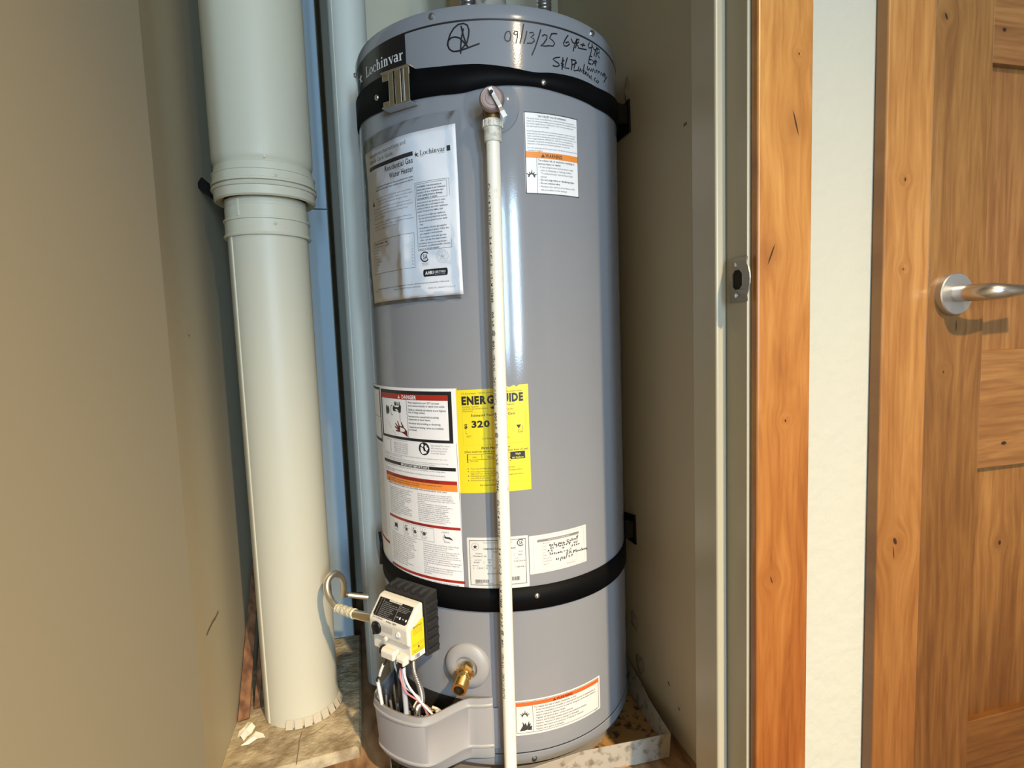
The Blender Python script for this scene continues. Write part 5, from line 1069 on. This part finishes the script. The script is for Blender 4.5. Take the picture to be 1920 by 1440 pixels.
bk_o = bk.build('instruction_booklet', PAPER, base=tuple(bb), solid=0.0010)
tag(bk_o, 'white printed instruction booklet hanging on the upper left of the grey heater', 'booklet')
p = Art(lambda x, y, l: book(x, y-0.013*(x+150)+0.013*(x+150), l), 0.00015); p.lift = 0.00015
fnb = p.fn; p.fn = lambda x, y, l: fnb(x, y, l+0.0007)
sk = 0.0
def Y(y, x): return y
p.ink(TXTG); p.text('Installation Instructions and', -237, 315.2, 6.4, 104, weight=0.01); p.text('Use & Care Guide', -237, 305.2, 6.4, 72, weight=0.01)
p.ink(TXT); p.rect(-239.5, 293.6, -119.5, 300.2)
p.text('Residential Gas', -119.5, 282.6, 8.6, 70, 'r', 0.012); p.text('Water Heater', -119.5, 269.2, 8.6, 58, 'r', 0.012)
p.text('Installation throughout: these products have been', -121.5, 260.0, 2.7, 93, 'r', 0.012); p.text('with the intentionally major ignition systems as shown', -121.5, 255.2, 2.7, 98, 'r', 0.012)
p.alert(-238, 233.0, 9.5, TXT, PAPER)
p.ink(TXTG)
p.lines(['Read this manual and the labels on the water heater before', 'you install, operate or service it. Failure to follow these', 'instructions can result in property damage or injury.'], -221, 241.5, 5.0, 2.3, maxw=96)
p.lines(['NOTE: Keep this manual in the pocket on the water heater', 'for future use whenever maintenance, adjustment or service', 'is required. The warranty does not cover damage from', 'improper installation.'], -234, 224.5, 5.2, 2.3, maxw=108)
p.lines(['This water heater is capable of being set at different', 'temperatures. Hot water at higher temperatures increases', 'the risk of scalding injury to users.'], -234, 200.5, 5.2, 2.3, maxw=108)
p.ink(TXT); p.frame(-241.5, 115.0, -126.6, 171.2, 0.5)
p.text('Table of Contents    Page', -238.5, 165.4, 3.3, 46, weight=0.015)
for i, (s, n_) in enumerate((('Water Heater Safety Precautions', '1'), ('Installing', '2'), ('Operating', '9'), ('Vent Kits', '12'), ('Maintenance', '14'), ('Troubleshooting', '18'), ('Assembly', '22'), ('Parts', '24'), ('Warranty', '26'))):
    z = 160.2-5.1*i; p.ink(TXTG); p.text(s, -238.5, z, 2.4, 1.6*len(s)); p.text(n_, -131, z, 2.4, align='c'); p.ink(PALE); p.line([(-236+1.6*len(s), z+0.2), (-135, z+0.2)], 0.25)
p.ink(TXT); p.serif(-106.0, 291.2, 7.6, 44.5); p.emblem(-117.5, 289.0, 9.4); p.line([(-105, 289.4), (-63, 289.4)], 0.4); p.rect(-59.4, 290.6, -53.4, 298.8)
p.frame(-119.6, 141.0, -58.0, 248.8, 0.5); p.frame(-117.2, 221.6, -61.6, 246.2, 0.45)
p.lines(['WARNING: If the information in', 'these instructions is not followed', 'exactly, a fire or explosion may', 'result causing property damage,', 'personal injury or death.'], -115.4, 240.8, 4.6, 2.7, 0.02, maxw=51)
p.lines(['Do not store or use gasoline or other', 'flammable vapors and liquids in the', 'vicinity of this or any other appliance.'], -117.6, 215.8, 4.6, 2.6, 0.014, maxw=57)
p.lines(['WHAT TO DO IF YOU SMELL GAS'], -117.6, 201.4, 4.6, 2.5, 0.014, maxw=48)
p.lines(['\u2022 Do not try to light any appliance.', '\u2022 Do not touch any electrical switch;', '   do not use any phone in your build-', '   ing.'], -117.6, 195.6, 4.7, 2.6, 0.012, maxw=55)
p.lines(['\u2022 Immediately call your gas supplier', '   from a neighbor\'s phone. Follow the', '   gas supplier\'s instructions.'], -117.6, 175.4, 4.7, 2.6, 0.012, maxw=56)
p.lines(['\u2022 If you cannot reach your gas sup-', '   plier, call the fire department.'], -117.6, 160.6, 4.7, 2.6, 0.012, maxw=52)
p.lines(['Installation and service must be per-', 'formed by a qualified installer, service', 'agency or the gas supplier.'], -117.6, 150.8, 4.4, 2.6, 0.012, maxw=57)
csa(p, -107.5, 130.0, 8.6); p.ink(TXTG); p.text('CERTIFIED', -107.5, 118.6, 1.7, 13, 'c'); p.text('COMPANY', -107.5, 115.8, 1.7, 12, 'c')
p.ink(PALE); p.ring(-75.5, 127.8, 10.6, 0.5); p.ring(-75.5, 127.8, 7.6, 0.4); star(p, -75.5, 127.8, 6.4); p.ink(PAPER, 1); star(p, -75.5, 127.8, 5.2); p.ink(TXTG, 1); p.text('N', -75.5, 126.2, 3.4, align='c', weight=0.03); p.k = 0
p.ink(BLACK); p.rect(-109.5, 97.4, -69.5, 109.2); p.disc(-109.5, 103.3, 2.2, 5.9); p.disc(-69.5, 103.3, 2.0, 5.9); p.ink(PAPER, 1); p.text('AHRI', -107.5, 100.8, 5.0, 15, weight=0.04); p.text('CERTIFIED', -91, 101.8, 3.6, 20, weight=0.01); p.text('www.ahridirectory.org', -91, 99.4, 1.3, 19); p.k = 0
p.ink(TXTG); p.line([(-241, 95.0), (-55.5, 92.0)], 0.5)
p.text('Read this manual prior to installing the water heater, all instructions should be followed.', -148, 86.4, 2.5, 165, 'c', 0.015); p.text('Save this manual for future reference.', -150, 81.6, 2.5, 66, 'c', 0.015); p.text('100302781_2000607773_Rev D', -56, 77.2, 2.3, 48, 'r'); p.text('09/2021', -242, 83.5, 2.2, 12)
p.build('lettering', bk_o)
q = MB(); nx, ny = 40, 34; X0, X1, Y0, Y1 = -272.0, -37.0, 59.0, 355.0
def bag(x, y, back):
    if back: return H(x, y+0.013*(x+150), 0.0012)
    b_ = book(max(-262, min(-42, x)), max(62, min(331, y)), 0.0026)
    rim = min(1.0, min(x-X0, X1-x, y-Y0, (Y1-y)*0.6)/8.0); e = H(x, y+0.013*(x+150), 0.0030)
    h_ = H(x, y+0.013*(x+150), 0.0)
    lift = (Vector((b_.x-HX, b_.y-HY)).length-HR)
    w_ = 0.0016*math.sin(y*0.21+x*0.05)*math.sin(x*0.13)+0.0010*math.sin(y*0.5+0.2*x)
    return H(x, y+0.013*(x+150), max(0.0016, lift*max(0.0, rim)+0.0016*(1-rim)+w_*(0.4 if rim > 0.9 else 1.0)+0.0008+(0.006*math.exp(-((x-X1+6)/6.0)**2) if x > X1-20 else 0)))
V = [bag(X0+(X1-X0)*i/nx, Y0+(Y1-Y0)*j/ny, False) for j in range(ny+1) for i in range(nx+1)]
q.add(V, [(j*(nx+1)+i, j*(nx+1)+i+1, (j+1)*(nx+1)+i+1, (j+1)*(nx+1)+i) for j in range(ny) for i in range(nx)], True)
bag_o = q.build('plastic_bag', POLY, base=tuple(H(-150, 58, 0.004))); tag(bag_o, 'clear plastic bag wrapped over the white booklet', 'bag')

for o in list(bpy.data.objects):
    if '_base' in o: del o['_base']
